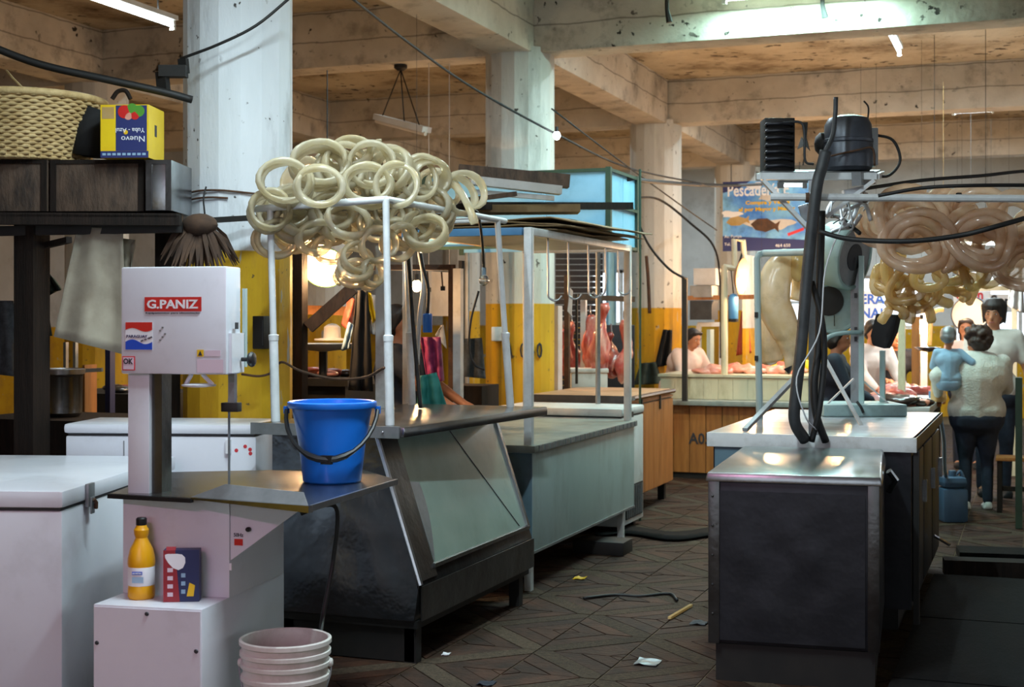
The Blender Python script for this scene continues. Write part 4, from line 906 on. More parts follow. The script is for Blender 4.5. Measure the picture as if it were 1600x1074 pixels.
MB().ell(c, (.03, .03, .035), 12, 8).build('glass', 'bulb_cool', t); MB().rod(c + V((0, 0, .03)), c + V((0, 0, .07)), .014, 8).build('socket', 'black_plastic', t)
for k, (px, py, d, s) in enumerate(((1042, 15, 11.2, .25), (1285, 8, 11.2, .12))):
    o = MB().tube([at(px, py - 40, d), at(px, py, d), at(px + 4, py + 20, d)], [.018, .018, .028], 7).build('hanging_pipe', 'black_iron'); tag(o, ('dark pipe end hanging at the top of the big beam', 'small dark fitting hanging in the cyan glow of the big beam')[k], 'pipe')
# ------------------------------------------------------------------ black steel cabinet and the scale counter
DL = V(on_z(1107, 736, .93)); DL.z = 0; DRZ = math.radians(4.6); DW, DD = .735, 1.12
t = thing('steel_cabinet', 'dented black steel cabinet with bright top standing in the right foreground', 'cabinet', Lx(DL, DRZ, (DW / 2, DD / 2, 0)))
X = lambda b: b.xf(DL, DRZ)
X(MB().box((.0, .0, .17), (DW, DD, .885))).build('body', 'steel_black', t, bevel=.006)
g = [[(.05 + (DW - .11) * i / 14, -.006 - .02 * max(-.3, noise.noise(V((i * .33, j * .36, 9)))) * math.sin(math.pi * i / 14) * math.sin(math.pi * j / 12), .185 + .66 * j / 12) for i in range(15)] for j in range(13)]
X(MB().sheet(g)).build('front_panel', 'steel_black', t, smooth=True)
for x in (0, DW - .05): X(MB().box((x, -.012, .17), (x + .05, -.001, .89))).build('corner_strip', 'steel_dark', t, bevel=.003)
for k in range(5): X(MB().ell((.02, -.014, .3 + k * .13), .006, 8, 5)).build('rivet', 'steel', t)
tp = X(MB().hexa([(-.012, -.02, .885), (DW + .012, -.02, .885), (DW + .012, DD, .885), (.02, DD, .885), (-.004, -.015, .925), (DW + .006, -.015, .925), (DW - .01, DD, .945), (.03, DD, .945)])).build('top', 'steel', t, bevel=.008)
X(MB().box((.03, .02, .0), (DW - .02, DD - .05, .165))).build('plinth', 'black_iron', t)
X(MB().tube([(DW + .03, .5, .90), (DW + .06, .52, .86), (DW + .03, .56, .80)], .016, 8)).build('side_handle', 'steel', t)

QX0, QX1, QY0, QY1, QZ = -1.65, -.57, 7.40, 9.5, 1.0
t = thing('market_counter', 'large grey counter with shiny metal top behind the black steel cabinet', 'counter', ((QX0 + QX1) / 2, (QY0 + QY1) / 2, 0))
MB().box((QX0 + .03, QY0 + .03, .12), (QX1 - .03, QY1 - .02, QZ - .075)).build('body', 'steel_black', t)
MB().box((QX0 + .04, QY0 + .018, .74), (QX1 - .2, QY0 + .03, QZ - .075)).build('front_board', 'mint_side', t)
MB().box((QX0, QY0, QZ - .075), (QX1, QY0 + .02, QZ)).build('front_fascia', 'white_old', t, bevel=.004)
MB().box((QX1 - .02, QY0 + .02, QZ - .06), (QX1, QY1, QZ)).build('side_fascia', 'steel_black', t)
for k in range(5): MB().box((QX0 + .004, QY0 + .02 + k * .415, QZ - .012), (QX1 - .004, QY0 + .43 + k * .415, QZ)).build('top_sheet', 'steel_bright', t)
for k in range(3): MB().box((QX1 - .03, QY0 + .1 + k * .66, .15), (QX1 - .018, QY0 + .70 + k * .66, .90)).build('side_door', 'steel_black', t, bevel=.004)
for k in range(3): MB().box((QX1 - .02, QY0 + .64 + k * .66, .6), (QX1 + .005, QY0 + .67 + k * .66, .72)).build('door_handle', 'steel', t)
MB().box((QX0 + .08, QY0 + .1, 0), (QX1 - .1, QY1 - .1, .12)).build('plinth', 'black_iron', t)
MB().box((QX1 - .018, QY0 + .02, .05), (QX1 + .01, QY0 + .07, .93)).build('corner_post', 'black_iron', t)
MB().tube([(QX1 + .01, QY0 + 1.1, .35), (QX1 + .04, QY0 + 1.12, .33), (QX1 + .10, QY0 + 1.1, .30)], .01, 7).build('latch_lever', 'steel_bright', t)

# frame on the counter: grey uprights, pipe, angle-iron shelf with the compressor
ZS = at(1280, 270, 7.4).z
t = thing('compressor_stand', 'grey post with white angle-iron shelf and long pipe rising from the counter', 'stand', (-1.05, 7.5, QZ))
P0 = at(1272, 690, 7.35); px_, py_ = P0.x, P0.y
MB().bar((px_, py_, QZ), (px_, py_, ZS), .05, .05).build('post', 'galv', t)
a, c = at(1188, 276, 7.35), at(1368, 276, 7.35)
MB().bar(a, c, .05, .035).build('shelf_rail', 'white_paint', t)
a2, c2 = at(1198, 272, 7.75), at(1376, 272, 7.75); MB().bar(a2, c2, .05, .035).build('shelf_rail', 'white_paint', t)
MB().bar(a, a2, .04, .03).build('shelf_rail', 'white_paint', t); MB().bar(c, c2, .04, .03).build('shelf_rail', 'white_paint', t)
MB().prism([a + V((0, 0, .018)), c + V((0, 0, .018)), c2 + V((0, 0, .018)), a2 + V((0, 0, .018))], (0, 0, .006)).build('shelf_sheet', 'galv', t)
MB().bar(at(1192, 282, 7.33), at(1262, 356, 7.33), .045, .02).build('brace', 'white_paint', t)
MB().bar(at(1366, 282, 7.33), at(1290, 340, 7.38), .035, .02).build('brace', 'white_paint', t)
MB().rod(at(1204, 308, 7.3), at(1660, 311, 7.14), .020, 10).build('pipe', 'white_paint', t)
EP = at(1652, 311, 7.14); MB().bar((EP.x, EP.y, .034), (EP.x, EP.y, EP.z + .12), .05, .05).build('post', 'galv', t)
for px in (1262, 1276, 1352, 1498): MB().lathe([(.026, -.012), (.027, 0), (.026, .012)], at(px, 309, 7.27), 10, (at(1640, 311, 7.15) - at(1204, 308, 7.3)), ring=True).build('wire_tie', 'black_iron' if px > 1400 else 'rust', t)
# refrigeration unit
zs = ZS + .0
t = thing('compressor', 'grey-black domed refrigeration compressor on the white shelf', 'compressor', at(1325, 268, 7.55))
M('compressor_grey', '#4b4f58', '#3a3d44', rough=.38, metal=.3, scale=6, dirt='#1d1d1f', dirt_amt=.5)
c = at(1325, 268, 7.55); c.z = a.z + .026
MB().lathe([(.0001, 0), (.11, 0), (.128, .02), (.131, .14), (.128, .15), (.134, .155), (.134, .17), (.128, .175), (.124, .25), (.105, .285), (.06, .30), (.0001, .30)], c + V((0, 0, .02)), 32).build('dome', 'compressor_grey', t)
for s in (-1, 1): MB().bar(c + V((CT, ST, 0)) * .09 * s + camd * .12, c + V((CT, ST, 0)) * .09 * s - camd * .12, .03, .02).build('mounting_foot', 'steel_dark', t)
MB().box((.075, -.05, .05), (.15, .05, .25)).xf(c, TH).build('terminal_box', 'galv', t, bevel=.006)
MB().tube(spline([c + V((CT, ST, 0)) * .135 + V((0, 0, .22)), c + V((CT, ST, 0)) * .24 + V((0, 0, .19)), c + V((CT, ST, 0)) * .28 + V((0, 0, .08)), c + V((CT, ST, 0)) * .22 + V((0, 0, .0)), c + V((CT, ST, 0)) * .13 + V((0, 0, .0))], 6), .008, 7).build('hose_loop', 'cable', t, smooth=True)
MB().tube(spline([c + camd * .13 + V((CT, ST, 0)) * -.12 + V((0, 0, .09)), c + camd * .14 + V((CT, ST, 0)) * .02 + V((0, 0, .12)), c + camd * .12 + V((CT, ST, 0)) * .1 + V((0, 0, .13)), c + camd * .11 + V((CT, ST, 0)) * .115 + V((0, 0, .04))], 5), .006, 6).build('copper_line', 'rust', t, smooth=True)
MB().tube(spline([c + V((CT, ST, 0)) * .10 + V((0, 0, .26)), c + V((CT, ST, 0)) * .11 + V((0, 0, .36)), c + V((CT, ST, 0)) * .085 + V((0, 0, .40))], 5), .005, 6).build('wire_stub', 'cable', t)
c = at(1219, 270, 7.5); c.z = a.z + .026; t = thing('condenser_coil', 'black finned condenser coil at the left end of the white shelf', 'condenser', c)
MB().box((-.085, -.02, 0), (.075, .13, .30)).xf(c, TH).build('fin_block', 'black_iron', t, bevel=.005)
for k in range(7): MB().tube([(-.08, -.02, .035 + k * .037), (-.08, -.045, .04 + k * .037), (.0, -.05, .045 + k * .037), (.06, -.045, .04 + k * .037), (.06, -.02, .035 + k * .037)], .010, 7).xf(c, TH).build('coil_bend', 'steel_black', t, smooth=True)
MB().tube(spline([(.0, -.05, .27), (.1, -.05, .27), (.12, -.05, .2), (.125, -.04, .07), (.17, -.04, .05)], 5), .007, 7).xf(c, TH).build('copper_line', 'rubber', t, smooth=True)
c = at(1268, 225, 7.6); t = thing('fan_motor', 'black fan motor with blades between coil and compressor', 'fan', c)
ax = V((-CT, -ST, 0))
MB().lathe([(.0001, -.10), (.045, -.10), (.06, -.08), (.06, .02), (.04, .04), (.0001, .05)], c + V((.06, .02, 0)), 18, ax).build('motor', 'black_iron', t)
MB().bar((c.x + .06, c.y + .02, a.z + .02), c + V((.06, .02, -.04)), .03, .03).build('bracket', 'black_iron', t)
for k in range(4):
    an = 1.3 + k * math.pi / 2; u = V((0, 0, 1)) * math.sin(an) + camd * math.cos(an); w = ax.cross(u)
    pc = c + ax * .03; MB().prism([pc + u * .01 + w * .01, pc + u * .11 + w * .045 + ax * .02, pc + u * .12 - w * .02, pc + u * .01 - w * .01], ax * .003).build('blade', 'black_iron', t)
# thick insulated hoses down the post
wire('thin black pipe end rising past the compressor', [at(1306, 152, 7.25), at(1305, 180, 7.25), at(1301, 212, 7.22), at(1290, 236, 7.2), at(1286, 248, 7.2)], .012, 'rubber', 'insulated_hose', grp='hoses on the grey post', seg=10)
wire('thick black insulated hose running down the grey post', [at(1290, 236, 7.2), at(1284, 262, 7.2), at(1275, 300, 7.18), at(1262, 420, 7.18), at(1252, 540, 7.18), at(1243, 620, 7.18), at(1242, 660, 7.2), at(1258, 688, 7.25)], .03, 'rubber', 'insulated_hose', grp='hoses on the grey post', seg=12)
wire('black hose hugging the right side of the grey post', [at(1284, 330, 7.28), at(1281, 440, 7.26), at(1279, 540, 7.25), at(1272, 600, 7.22), at(1276, 650, 7.22), at(1290, 690, 7.27)], .020, 'cable', 'insulated_hose', grp='hoses on the grey post', seg=10)
wire('short black hose wound low on the grey post', [at(1268, 440, 7.24), at(1284, 500, 7.22), at(1288, 560, 7.22), at(1280, 640, 7.2), at(1268, 690, 7.24)], .016, 'cable', 'insulated_hose', grp='hoses on the grey post', seg=10)
wire('thin grey cord running down the grey post', [at(1318, 345, 7.2), at(1290, 420, 7.15), at(1280, 520, 7.15), at(1245, 590, 7.15), at(1258, 650, 7.15), at(1275, 672, 7.2)], .004, 'cable_white')
wire('black cable arching from the post across the tan casings', [at(1280, 362, 7.1), at(1330, 374, 7.05), at(1420, 377, 6.95), at(1500, 368, 6.9), at(1560, 353, 6.85), at(1630, 332, 6.95), EP + V((0, -.03, -.03))], .014)
wire('second black cable above the white pipe at the right', [at(1372, 306, 7.0), at(1440, 294, 6.95), at(1520, 290, 6.9), at(1630, 290, 6.98), EP + V((0, -.03, .05))], .010)
# tangle of fittings
t = thing('cable_tangle', 'tangle of white strips and dark wires hanging under the compressor shelf', 'cable tangle', at(1325, 345, 7.6))
RQ = random.Random(11)
for k in range(16):
    p = at(RQ.uniform(1300, 1372), RQ.uniform(295, 345), 7.6 + RQ.uniform(-.1, .2)); q_ = at(RQ.uniform(1296, 1376), RQ.uniform(300, 365), 7.6 + RQ.uniform(-.1, .2))
    MB().tube(spline([p, (p + q_) / 2 + V((RQ.uniform(-.05, .05), 0, RQ.uniform(-.06, .04))), q_], 5), RQ.choice((.004, .006, .012)), 6).build('strand', RQ.choice(('cable', 'cable_white', 'cable_white', 'white_paint')), t, smooth=True)
MB().bar(at(1318, 305, 7.45), at(1350, 298, 7.45), .05, .05).build('junction_box', 'cable_white', t)
MB().bar(at(1338, 280, 7.3), at(1360, 278, 7.5), .05, .07).build('relay_box', 'galv', t)
o = tag(MB().bar(at(1255, 320, 7.42), at(1262, 345, 7.42), .06, .05).build('plug_block', 'galv', bevel=.004), 'grey plug block tied to the grey post under the shelf', 'plug')
tl_ = tube_light('lit tube under the compressor shelf, seen in front of the poster', at(1216, 290, 7.62), at(1262, 290, 7.62), 2.5, s=.4)

# left gate frame of the counter with the big bladder
t = thing('gate_frame', 'grey pipe gate frame on the far left corner of the shiny counter', 'frame', (-1.6, 8.4, QZ))
f0 = on_z(1187, 655, QZ); d0 = (-ST * f0.x + CT * f0.y)
MB().tube([f0, at(1184, 500, d0), at(1183, 404, d0), at(1186, 398, d0), at(1194, 396, d0), at(1262, 394, d0 - .3)], .021, 10).build('post', 'mint', t)
MB().bar(on_z(1164, 672, QZ + .01), at(1243, 590, d0 - .4), .03, .02).build('brace', 'galv', t)
for px, py in ((1182, 492), (1182, 560)): MB().cbox(at(px, py, d0 - .02), (.02, .02, .03)).build('bolt', 'black_iron', t)
c0 = d0 + .05
def bl(pts, rad, lab, mat='bladder'):
    pts = spline(pts, 7); n = len(pts); rr = [0] * n; m = len(rad) - 1
    for i in range(n):
        u = i / (n - 1) * m; k = min(int(u), m - 1); f = u - k; f = f * f * (3 - 2 * f); rr[i] = rad[k] * (1 - f) + rad[k + 1] * f
    o = MB().tube(pts, rr, 18).build('inflated_gut', mat, smooth=True); return tag(o, lab, 'inflated gut', 'inflated guts hung on the gate frame')
bl([at(1243, 398, c0), at(1228, 408, c0), at(1212, 435, c0), at(1208, 470, c0), at(1222, 505, c0), at(1234, 530, c0), at(1236, 560, c0), at(1230, 585, c0)], [.03, .075, .095, .105, .10, .09, .075, .04, .015], 'large S-curved pale inflated gut hanging from the gate frame')
bl([at(1216, 470, c0 + .12), at(1206, 500, c0 + .12), at(1203, 535, c0 + .12), at(1206, 562, c0 + .12), at(1208, 570, c0 + .12)], [.03, .07, .085, .07, .02], 'straight lower lobe of pale inflated gut behind the S-curved one')
bl([at(1246, 405, c0 + .1), at(1252, 440, c0 + .1), at(1247, 470, c0 + .1)], [.03, .06, .05], 'small pale inflated gut half behind the black hoses')
o = tag(MB().ell(at(1246, 415, c0 - .06), (.05, .04, .10), 12, 8).build('offal_piece', 'casing_gold', smooth=True), 'small amber offal piece at the top of the inflated gut', 'offal')
o = tag(MB().prism([at(1224, 577, c0 - .1), at(1236, 572, c0 - .1), at(1232, 584, c0 - .1)], (.0, .05, 0)).build('black_tag', 'black_plastic'), 'black tag at the tip of the inflated gut', 'tag')

# ------------------------------------------------------------------ two-dial market scale
sc_ = on_z(1340, 648, QZ); ds = -ST * sc_.x + CT * sc_.y
t = thing('market_scale', 'pale green hanging market scale with a big round dial on a post', 'scale', (sc_.x, sc_.y, QZ))
bw = 128 * ds / FPX
MB().box((-bw * .5, -.2, QZ), (bw * .5, .2, QZ + .075)).xf((sc_.x, sc_.y, 0), TH).build('base_tray', 'scale_mint', t, bevel=.012)
pa, pb = at(1336, 640, ds), at(1336, 392, ds); MB().bar(pa, pb, .05, .05).build('post', 'galv', t); MB().bar(at(1346, 640, ds - .05), at(1346, 400, ds - .05), .04, .03).build('post_front', 'scale_mint', t)
MB().bar(at(1379, 636, ds + .1), at(1379, 548, ds + .1), .075, .03).build('back_post', 'scale_mint', t)
dc = at(1322, 400, ds - .05); dax = V((CT, ST, 0)) * .72 + camd * .68 + V((0, 0, -.18))
MB().lathe([(.0001, -.14), (.19, -.14), (.205, -.12), (.21, -.02), (.212, .05), (.205, .065), (.19, .068), (.185, .055), (.0001, .055)], dc, 36, dax).build('dial_drum', 'scale_mint', t)
MB().lathe([(.0001, .056), (.18, .056), (.18, .06), (.0001, .06)], dc, 32, dax).build('dial_face', 'galv', t)
MB().lathe([(.0001, .0605), (.085, .0605), (.085, .064), (.0001, .064)], dc, 24, dax).build('dial_centre', 'ink', t)
dx, dy = frame_of(dax); MB().bar(dc + dax.normalized() * .067, dc + dax.normalized() * .067 - V((0, 0, .12)), .008, .004).build('pointer', 'black_iron', t)
d2 = at(1302, 478, ds + .12); ax2 = camd + V((-.25, .0, 0))
b2 = MB().lathe([(.0001, -.1), (.16, -.1), (.178, -.08), (.18, .0), (.172, .02), (.16, .02), (.155, .008), (.0001, .008)], d2, 34, ax2).build('lower_dial_drum', 'scale_mint', t)
MB().lathe([(.0001, .009), (.095, .009), (.095, .014), (.0001, .014)], d2 + V((CT, ST, 0)) * -.03 + V((0, 0, .03)), 24, ax2).build('lower_dial_centre', 'black_iron', t)
MB().bar(d2 + camd * .03 + V((0, 0, -.06)), d2 + camd * .03 + V((0, 0, -.13)), .006, .004).build('pointer', 'black_iron', t)
MB().tube(spline([at(1289, 534, ds - .1), at(1296, 526, ds - .1), at(1315, 521, ds - .1), at(1347, 519, ds - .08)], 5), .014, 10).build('handle_arm', 'scale_mint', t, smooth=True)
for p, q_ in ((at(1278, 540, ds - .35), at(1356, 684, ds - 1.0)), (at(1288, 636, ds - .1), at(1334, 592, ds - .1)), (at(1345, 592, ds), at(1410, 650, ds - .05))): MB().bar(p, q_, .022, .01).build('strut', 'white_paint', t)
MB().bar(at(1278, 652, ds - .1), at(1290, 642, ds - .1), .02, .02).build('foot', 'white_paint', t)
for z_ in (462, 515, 530): MB().cbox(at(1337, z_, ds - .04), (.016, .01, .03)).build('slot', 'ink', t)
MB().tube(spline([at(1339, 628, ds - .2), at(1345, 636, ds - .22), at(1349, 645, ds - .22)], 4), .008, 6).build('release_lever', 'black_iron', t)

# ------------------------------------------------------------------ right-hand casings hanging from the pipe
def coil(px, py, d, r_px, mat, lab, grp, tr=.02, turns=2.6, tilt=(0, 0, 0)):
    c = at(px, py, d); nrm = (camd + V(tilt)).normalized(); x, y = frame_of(nrm); r = r_px * d / FPX; n = int(24 * turns); a0 = RC.uniform(0, 6.28)
    pts = [c + (x * math.cos(a0 + 2 * math.pi * turns * i / n) + y * math.sin(a0 + 2 * math.pi * turns * i / n) * .86) * (r * (.42 + .58 * i / n)) + nrm * (.05 * math.sin(i * .5) + .04 * i / n) for i in range(n + 1)]
    rd = [tr * (.6 + .5 * min(1, i / 8)) for i in range(n + 1)]; rd[-1] *= .5
    return tag(MB().tube(pts, rd, 10).build('gut_casing', mat, smooth=True), lab, 'gut casing', grp)
G2 = 'coiled casings hung from the right pipe'; LT = 'tan coiled gut casing hanging from the white pipe at the right'
for px, py, d, r, ti in ((1420, 345, 7.5, 62, (.1, 0, .1)), (1432, 385, 7.35, 62, (-.1, 0, .2)), (1532, 375, 7.35, 60, (.1, 0, .1)), (1525, 335, 7.6, 52, (.2, 0, 0)), (1585, 340, 7.5, 50, (-.1, 0, .1)),
                         (1478, 340, 7.7, 50, (.5, 0, .2)), (1600, 420, 7.5, 50, (0, 0, .2)), (1390, 350, 7.6, 50, (-.3, 0, .2)), (1565, 395, 7.7, 55, (.3, 0, .1)), (1470, 375, 7.8, 55, (.2, 0, .4)), (1625, 370, 7.6, 55, (.2, 0, 0))):
    coil(px, py, d, r, 'casing_tan', LT, G2, tr=.024, tilt=ti)
LG = 'golden gut casing loop hanging low under the tan coils at the right'
for px, py, d, r, ti in ((1452, 432, 7.6, 32, (0, 0, .1)), (1485, 425, 7.8, 30, (.3, 0, .2)), (1520, 432, 7.8, 26, (.1, 0, 0)), (1400, 425, 7.9, 34, (.2, 0, .3)), (1412, 450, 7.9, 36, (.4, 0, .2)),
                         (1390, 455, 8.0, 28, (.6, 0, .5)), (1432, 462, 8.0, 30, (.3, 0, .6)), (1545, 425, 7.9, 30, (.2, 0, .2)), (1500, 455, 8.0, 26, (.7, 0, .6)), (1405, 478, 8.0, 24, (.9, 0, .2)), (1378, 440, 8.1, 26, (.3, 0, .4))):
    coil(px, py, d, r, 'casing_gold', LG, G2, tr=.021, turns=1.5, tilt=ti)
for k, (p, q_, e) in enumerate((((1400, 470), (1385, 490), (1375, 505)), ((1420, 470), (1424, 490), (1420, 506)), ((1452, 455), (1470, 470), (1488, 476)), ((1440, 470), (1452, 486), (1456, 505)), ((1462, 460), (1482, 452), (1500, 460)))):
    tag(MB().tube(spline([at(*p, 8.0), at(*q_, 7.95), at(*e, 7.95)], 5), [.02] * 4 + [.028] * 6 + [.018], 10).build('gut_casing', 'casing_gold', smooth=True), 'open golden casing end dangling at the bottom of the right bunch', 'gut casing', G2)
o = tag(MB().prism([at(1368, 490, 8.15), at(1402, 492, 8.1), at(1396, 520, 8.1), at(1384, 546, 8.1), at(1362, 540, 8.15), at(1359, 525, 8.15)], (.02, .10, 0)).build('black_bag', 'cloth_black', bevel=.015), 'black bag hanging under the golden casings beside the scale', 'bag')

# ------------------------------------------------------------------ dark boards at the lower right
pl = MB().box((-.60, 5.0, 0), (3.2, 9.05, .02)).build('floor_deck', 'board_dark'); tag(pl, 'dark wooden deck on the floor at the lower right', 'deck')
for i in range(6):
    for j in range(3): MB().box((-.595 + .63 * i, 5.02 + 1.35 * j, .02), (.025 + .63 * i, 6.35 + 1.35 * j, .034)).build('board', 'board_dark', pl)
tag(MB().bar((-.55, 9.25, .05), (3.0, 9.75, .05), .16, .10).build('timber_sill', 'wood_dark'), 'dark timber sill lying across the right passage', 'sill')
tag(MB().bar((-.50, 9.95, .03), (3.0, 10.4, .03), .3, .05).build('timber_sill', 'board_dark'), 'flat dark board behind the timber sill at the right', 'board')
# ------------------------------------------------------------------ butcher stall seen through the pipe frame
def upright(lab, px, y0, d, w, mat, nm='stall_post', ybot=None, th=None, cat='post'):
    a = at(px, y0, d); z0 = 0 if ybot is None else at(px, ybot, d).z
    return tag(MB().bar((a.x, a.y, z0), a, w, th or w).build(nm, mat), lab, cat)
def rail(lab, p, q, d, w, mat, nm='stall_rail', d2=None, cat='rail', h=None): return tag(MB().bar(at(*p, d), at(*q, d2 or d), w, h or w).build(nm, mat), lab, cat)
upright('rough dark timber post with peeling paint behind the pipe frame', 468, 330, 8.7, .075, 'wood_dark')
rail('dark diagonal timber brace in front of the glowing lampshade', (482, 512), (552, 450), 8.7, .075, 'wood_brown')
upright('square grey steel post right behind the front pipe upright', 597, 385, 7.9, .055, 'white_old')
upright('grey-white stall post in the middle of the butcher stall', 716, 420, 9.6, .055, 'white_old')
rail('brown rusty rail above the hanging padlocks', (560, 418), (712, 418), 10.2, .04, 'rust')
upright('brown rusty upright at the end of the rail with the padlocks', 706, 415, 10.2, .04, 'rust')
rail('wooden rail behind the diagonal brace', (472, 484), (560, 487), 9.4, .06, 'wood_front')
# dish lamp
c = at(507, 418, 8.95); t = thing('dish_lamp', 'glowing enamel dish lampshade with green rim behind the casings', 'lamp', c)
ax = (camd * .85 + V((0, 0, -.5))).normalized(); 
b = MB().lathe([(.03, -.10), (.05, -.085), (.10, -.05), (.135, -.005), (.14, .0), (.132, .002), (.09, -.04), (.03, -.075), (.0001, -.078)], c, 32, ax).build('shade', 'cloth_white', t)
MB().lathe([(.141, -.006), (.145, .0), (.141, .006)], c, 32, ax, ring=True).build('rim', 'green', t)
MB().ell(c - ax * .025, (.032, .032, .04), 12, 8).build('bulb', 'bulb_warm', t); MB().rod(c - ax * .09, c - ax * .15, .02, 8).build('socket', 'black_plastic', t)
MB().rod(c - ax * .15, c - ax * .15 + V((0, 0, 1.2)), .004, 5).build('cord', 'cable', t)
lamp_point('dish_glow', c + ax * .10, .04, 36, WARM, t)
for k, (px, py, d, pw, lab) in enumerate(((651, 447, 10.6, 18, 'lit warm bulb under the rusty rail of the butcher stall'), (1440, 506, 14.2, 16, 'lit warm bulb on the brown post at the far meat stall'), (1190, 440, 16.2, 16, 'small lit warm bulb under the fish poster'), (1503, 455, 15.7, 14, 'small lit bulb above the round scale drum'), (371, 420, 10.2, 8, 'added warm bulb hidden behind the near column'), (812, 420, 13.6, 20, 'added warm bulb hidden behind the second column'), (1026, 420, 19.0, 24, 'added far warm bulb hidden behind the third column'), (1325, 400, 17.0, 20, 'added warm bulb hidden behind the scale dials'), (1660, 400, 15.0, 14, 'added warm bulb unseen just outside the right edge'), (150, 420, 15.5, 14, 'added warm bulb hidden behind the beige cloth'))):  # from the near column on: added bulbs, out of sight, warming the ceiling
    c = at(px, py, d); t = thing('warm_bulb', lab, 'bulb', c)
    MB().ell(c, (.035, .035, .045), 14, 9).build('glass', 'bulb_warm', t); MB().rod(c + V((0, 0, .04)), c + V((0, 0, .09)), .017, 8).build('socket', 'black_plastic', t); MB().rod(c + V((0, 0, .09)), (c.x, c.y, ZC), .0015, 5).build('cord', 'cable', t)
    lamp_point('bulb_glow', c - V((0, 0, .06)), .035, pw * 2.2, WARM, t)
c = at(756, 438, 8.4); t = thing('clear_bulb', 'unlit clear glass bulb hanging on a black cord by the pipe frame', 'bulb', c)
MB().ell(c, (.03, .03, .035), 14, 9).build('glass', 'clear_glass', t); MB().rod(c + V((0, 0, .03)), c + V((0, 0, .075)), .015, 8).build('socket', 'cloth_blue', t)
MB().tube(spline([c + V((0, 0, .075)), at(754, 385, 8.2), at(750, 350, 8.0), at(744, 330, 7.8), at(720, 335, 7.8)], 5), .008, 6).build('cord', 'cable', t, smooth=True)
for k, (px, y0, y1, d) in enumerate(((690, 425, 450, 10.15), (712, 430, 454, 10.15), (668, 425, 452, 10.15))):
    a, c = at(px, y0, d), at(px + 2, y1, d); t = thing('padlock_chain', ('left', 'right', 'middle')[k if k else 0] if k else 'dark padlock on a chain in the middle of the rusty rail', 'padlock', c)
    t['label'] = ('dark padlock hanging on a copper chain in the middle of the rusty rail', 'dark padlock hanging at the right end of the rusty rail', 'small dark padlock hanging next to the lit warm bulb')[k]
    MB().rod(a, c, .006, 5).build('chain', 'rust', t); MB().box((-.014, -.01, -.02), (.014, .01, .012)).xf(c).build('padlock', 'black_iron', t)
c = at(668, 505, 8.2); t = thing('blue_switch', 'bright blue cylindrical switch hanging on a black cable behind the pipe frame', 'switch', c)
MB().lathe([(.0001, -.055), (.026, -.055), (.028, -.05), (.028, .05), (.022, .056), (.0001, .056)], c, 18).build('body', 'blue_plastic', t)
MB().tube(spline([c + V((0, 0, .055)), at(669, 450, 8.2), at(660, 415, 8.2), at(655, 385, 8.2), at(648, 350, 8.2)], 5), .010, 6).build('cord', 'cable', t, smooth=True)
wire('black cable running down the back post of the pipe frame', [at(636, 380, 7.9), at(640, 430, 7.85), at(645, 500, 7.8), at(652, 580, 7.8), at(657, 638, 7.8)], .012)
wire('white flex cable hanging beside the blue switch', [at(655, 390, 8.3), at(662, 440, 8.3), at(655, 500, 8.3), at(652, 570, 8.3)], .014, 'cable_white')
wire('thin black cable looping down past the clear bulb', [at(748, 455, 8.6), at(736, 500, 8.6), at(733, 545, 8.6), at(742, 570, 8.6), at(757, 578, 8.6)], .007)
# goods counter in that stall
a = at(540, 590, 9.6); t = thing('butcher_counter', 'dark butcher counter under the dish lamp', 'counter', (a.x, a.y, 0))
MB().box((a.x - .62, a.y - .2, 0), (a.x + .10, a.y + .6, a.z - .05)).build('body', 'black_iron', t); MB().box((a.x - .66, a.y - .24, a.z - .05), (a.x + .14, a.y + .64, a.z)).build('top', 'steel_dark', t)
cz = a.z
for k, (px, py, r, m_, lab) in enumerate(((490, 583, .08, 'meat', 'orange-lit lump of meat at the left of the dark butcher counter'), (520, 583, .07, 'meat_dark', 'dark red meat piece in the middle of the dark butcher counter'), (512, 592, .06, 'meat_pale', 'pale meat cut at the front of the dark butcher counter'), (540, 586, .06, 'offal', 'dark offal heap beside the black apron'))):
    p = at(px, py, 9.75 - .1 * (k == 2)); p.z = cz + r * .4; tag(MB().ell(p, (r * 1.3, r, r * .45), 14, 9).build('meat_piece', m_, smooth=True), lab, 'meat', 'meat on the dark butcher counter')
c = at(505, 545, 9.6); t = thing('weighing_pan', 'wide pale pan above the dark counter under the dish lamp', 'pan', (c.x, c.y, cz))
MB().lathe([(.02, -.02), (.20, .0), (.25, .03), (.255, .035), (.20, .012), (.0001, .01)], c, 30).build('pan', 'cloth_white', t); MB().rod((c.x, c.y, cz), c - V((0, 0, .02)), .03, 10).build('stem', 'black_iron', t)
c = at(519, 535, 9.5); t = tag(MB().lathe([(.07, 0), (.12, 0), (.12, .01), (.06, .015), (.055, .09), (.03, .11), (.0001, .115)], at(519, 540, 9.55) + V((0, 0, .035)), 24).build('hat', 'cloth_white'), 'white brimmed hat resting on the wide pale pan', 'hat')
drape('hanging_apron', 'long black apron hanging in the butcher stall', 'apron', ((556, 455), (574, 452), (582, 612), (544, 610)), 9.0, 'cloth_black', nf=2)
drape('hanging_cloth', 'white and yellow cloth hanging right of the black apron', 'cloth', ((566, 458), (590, 462), (590, 525), (574, 520)), 9.1, 'cloth_white', nf=2, seed=2)
drape('hanging_cloth', 'yellow strip of cloth between the black apron and the white cloth', 'cloth', ((569, 455), (580, 458), (588, 500), (582, 505)), 9.05, 'yellow', nf=1, seed=4)
drape('hanging_cloth', 'orange lit rag hanging left of the black apron', 'cloth', ((545, 462), (556, 470), (548, 520), (534, 508)), 9.2, 'apron_red', nf=1, seed=1)
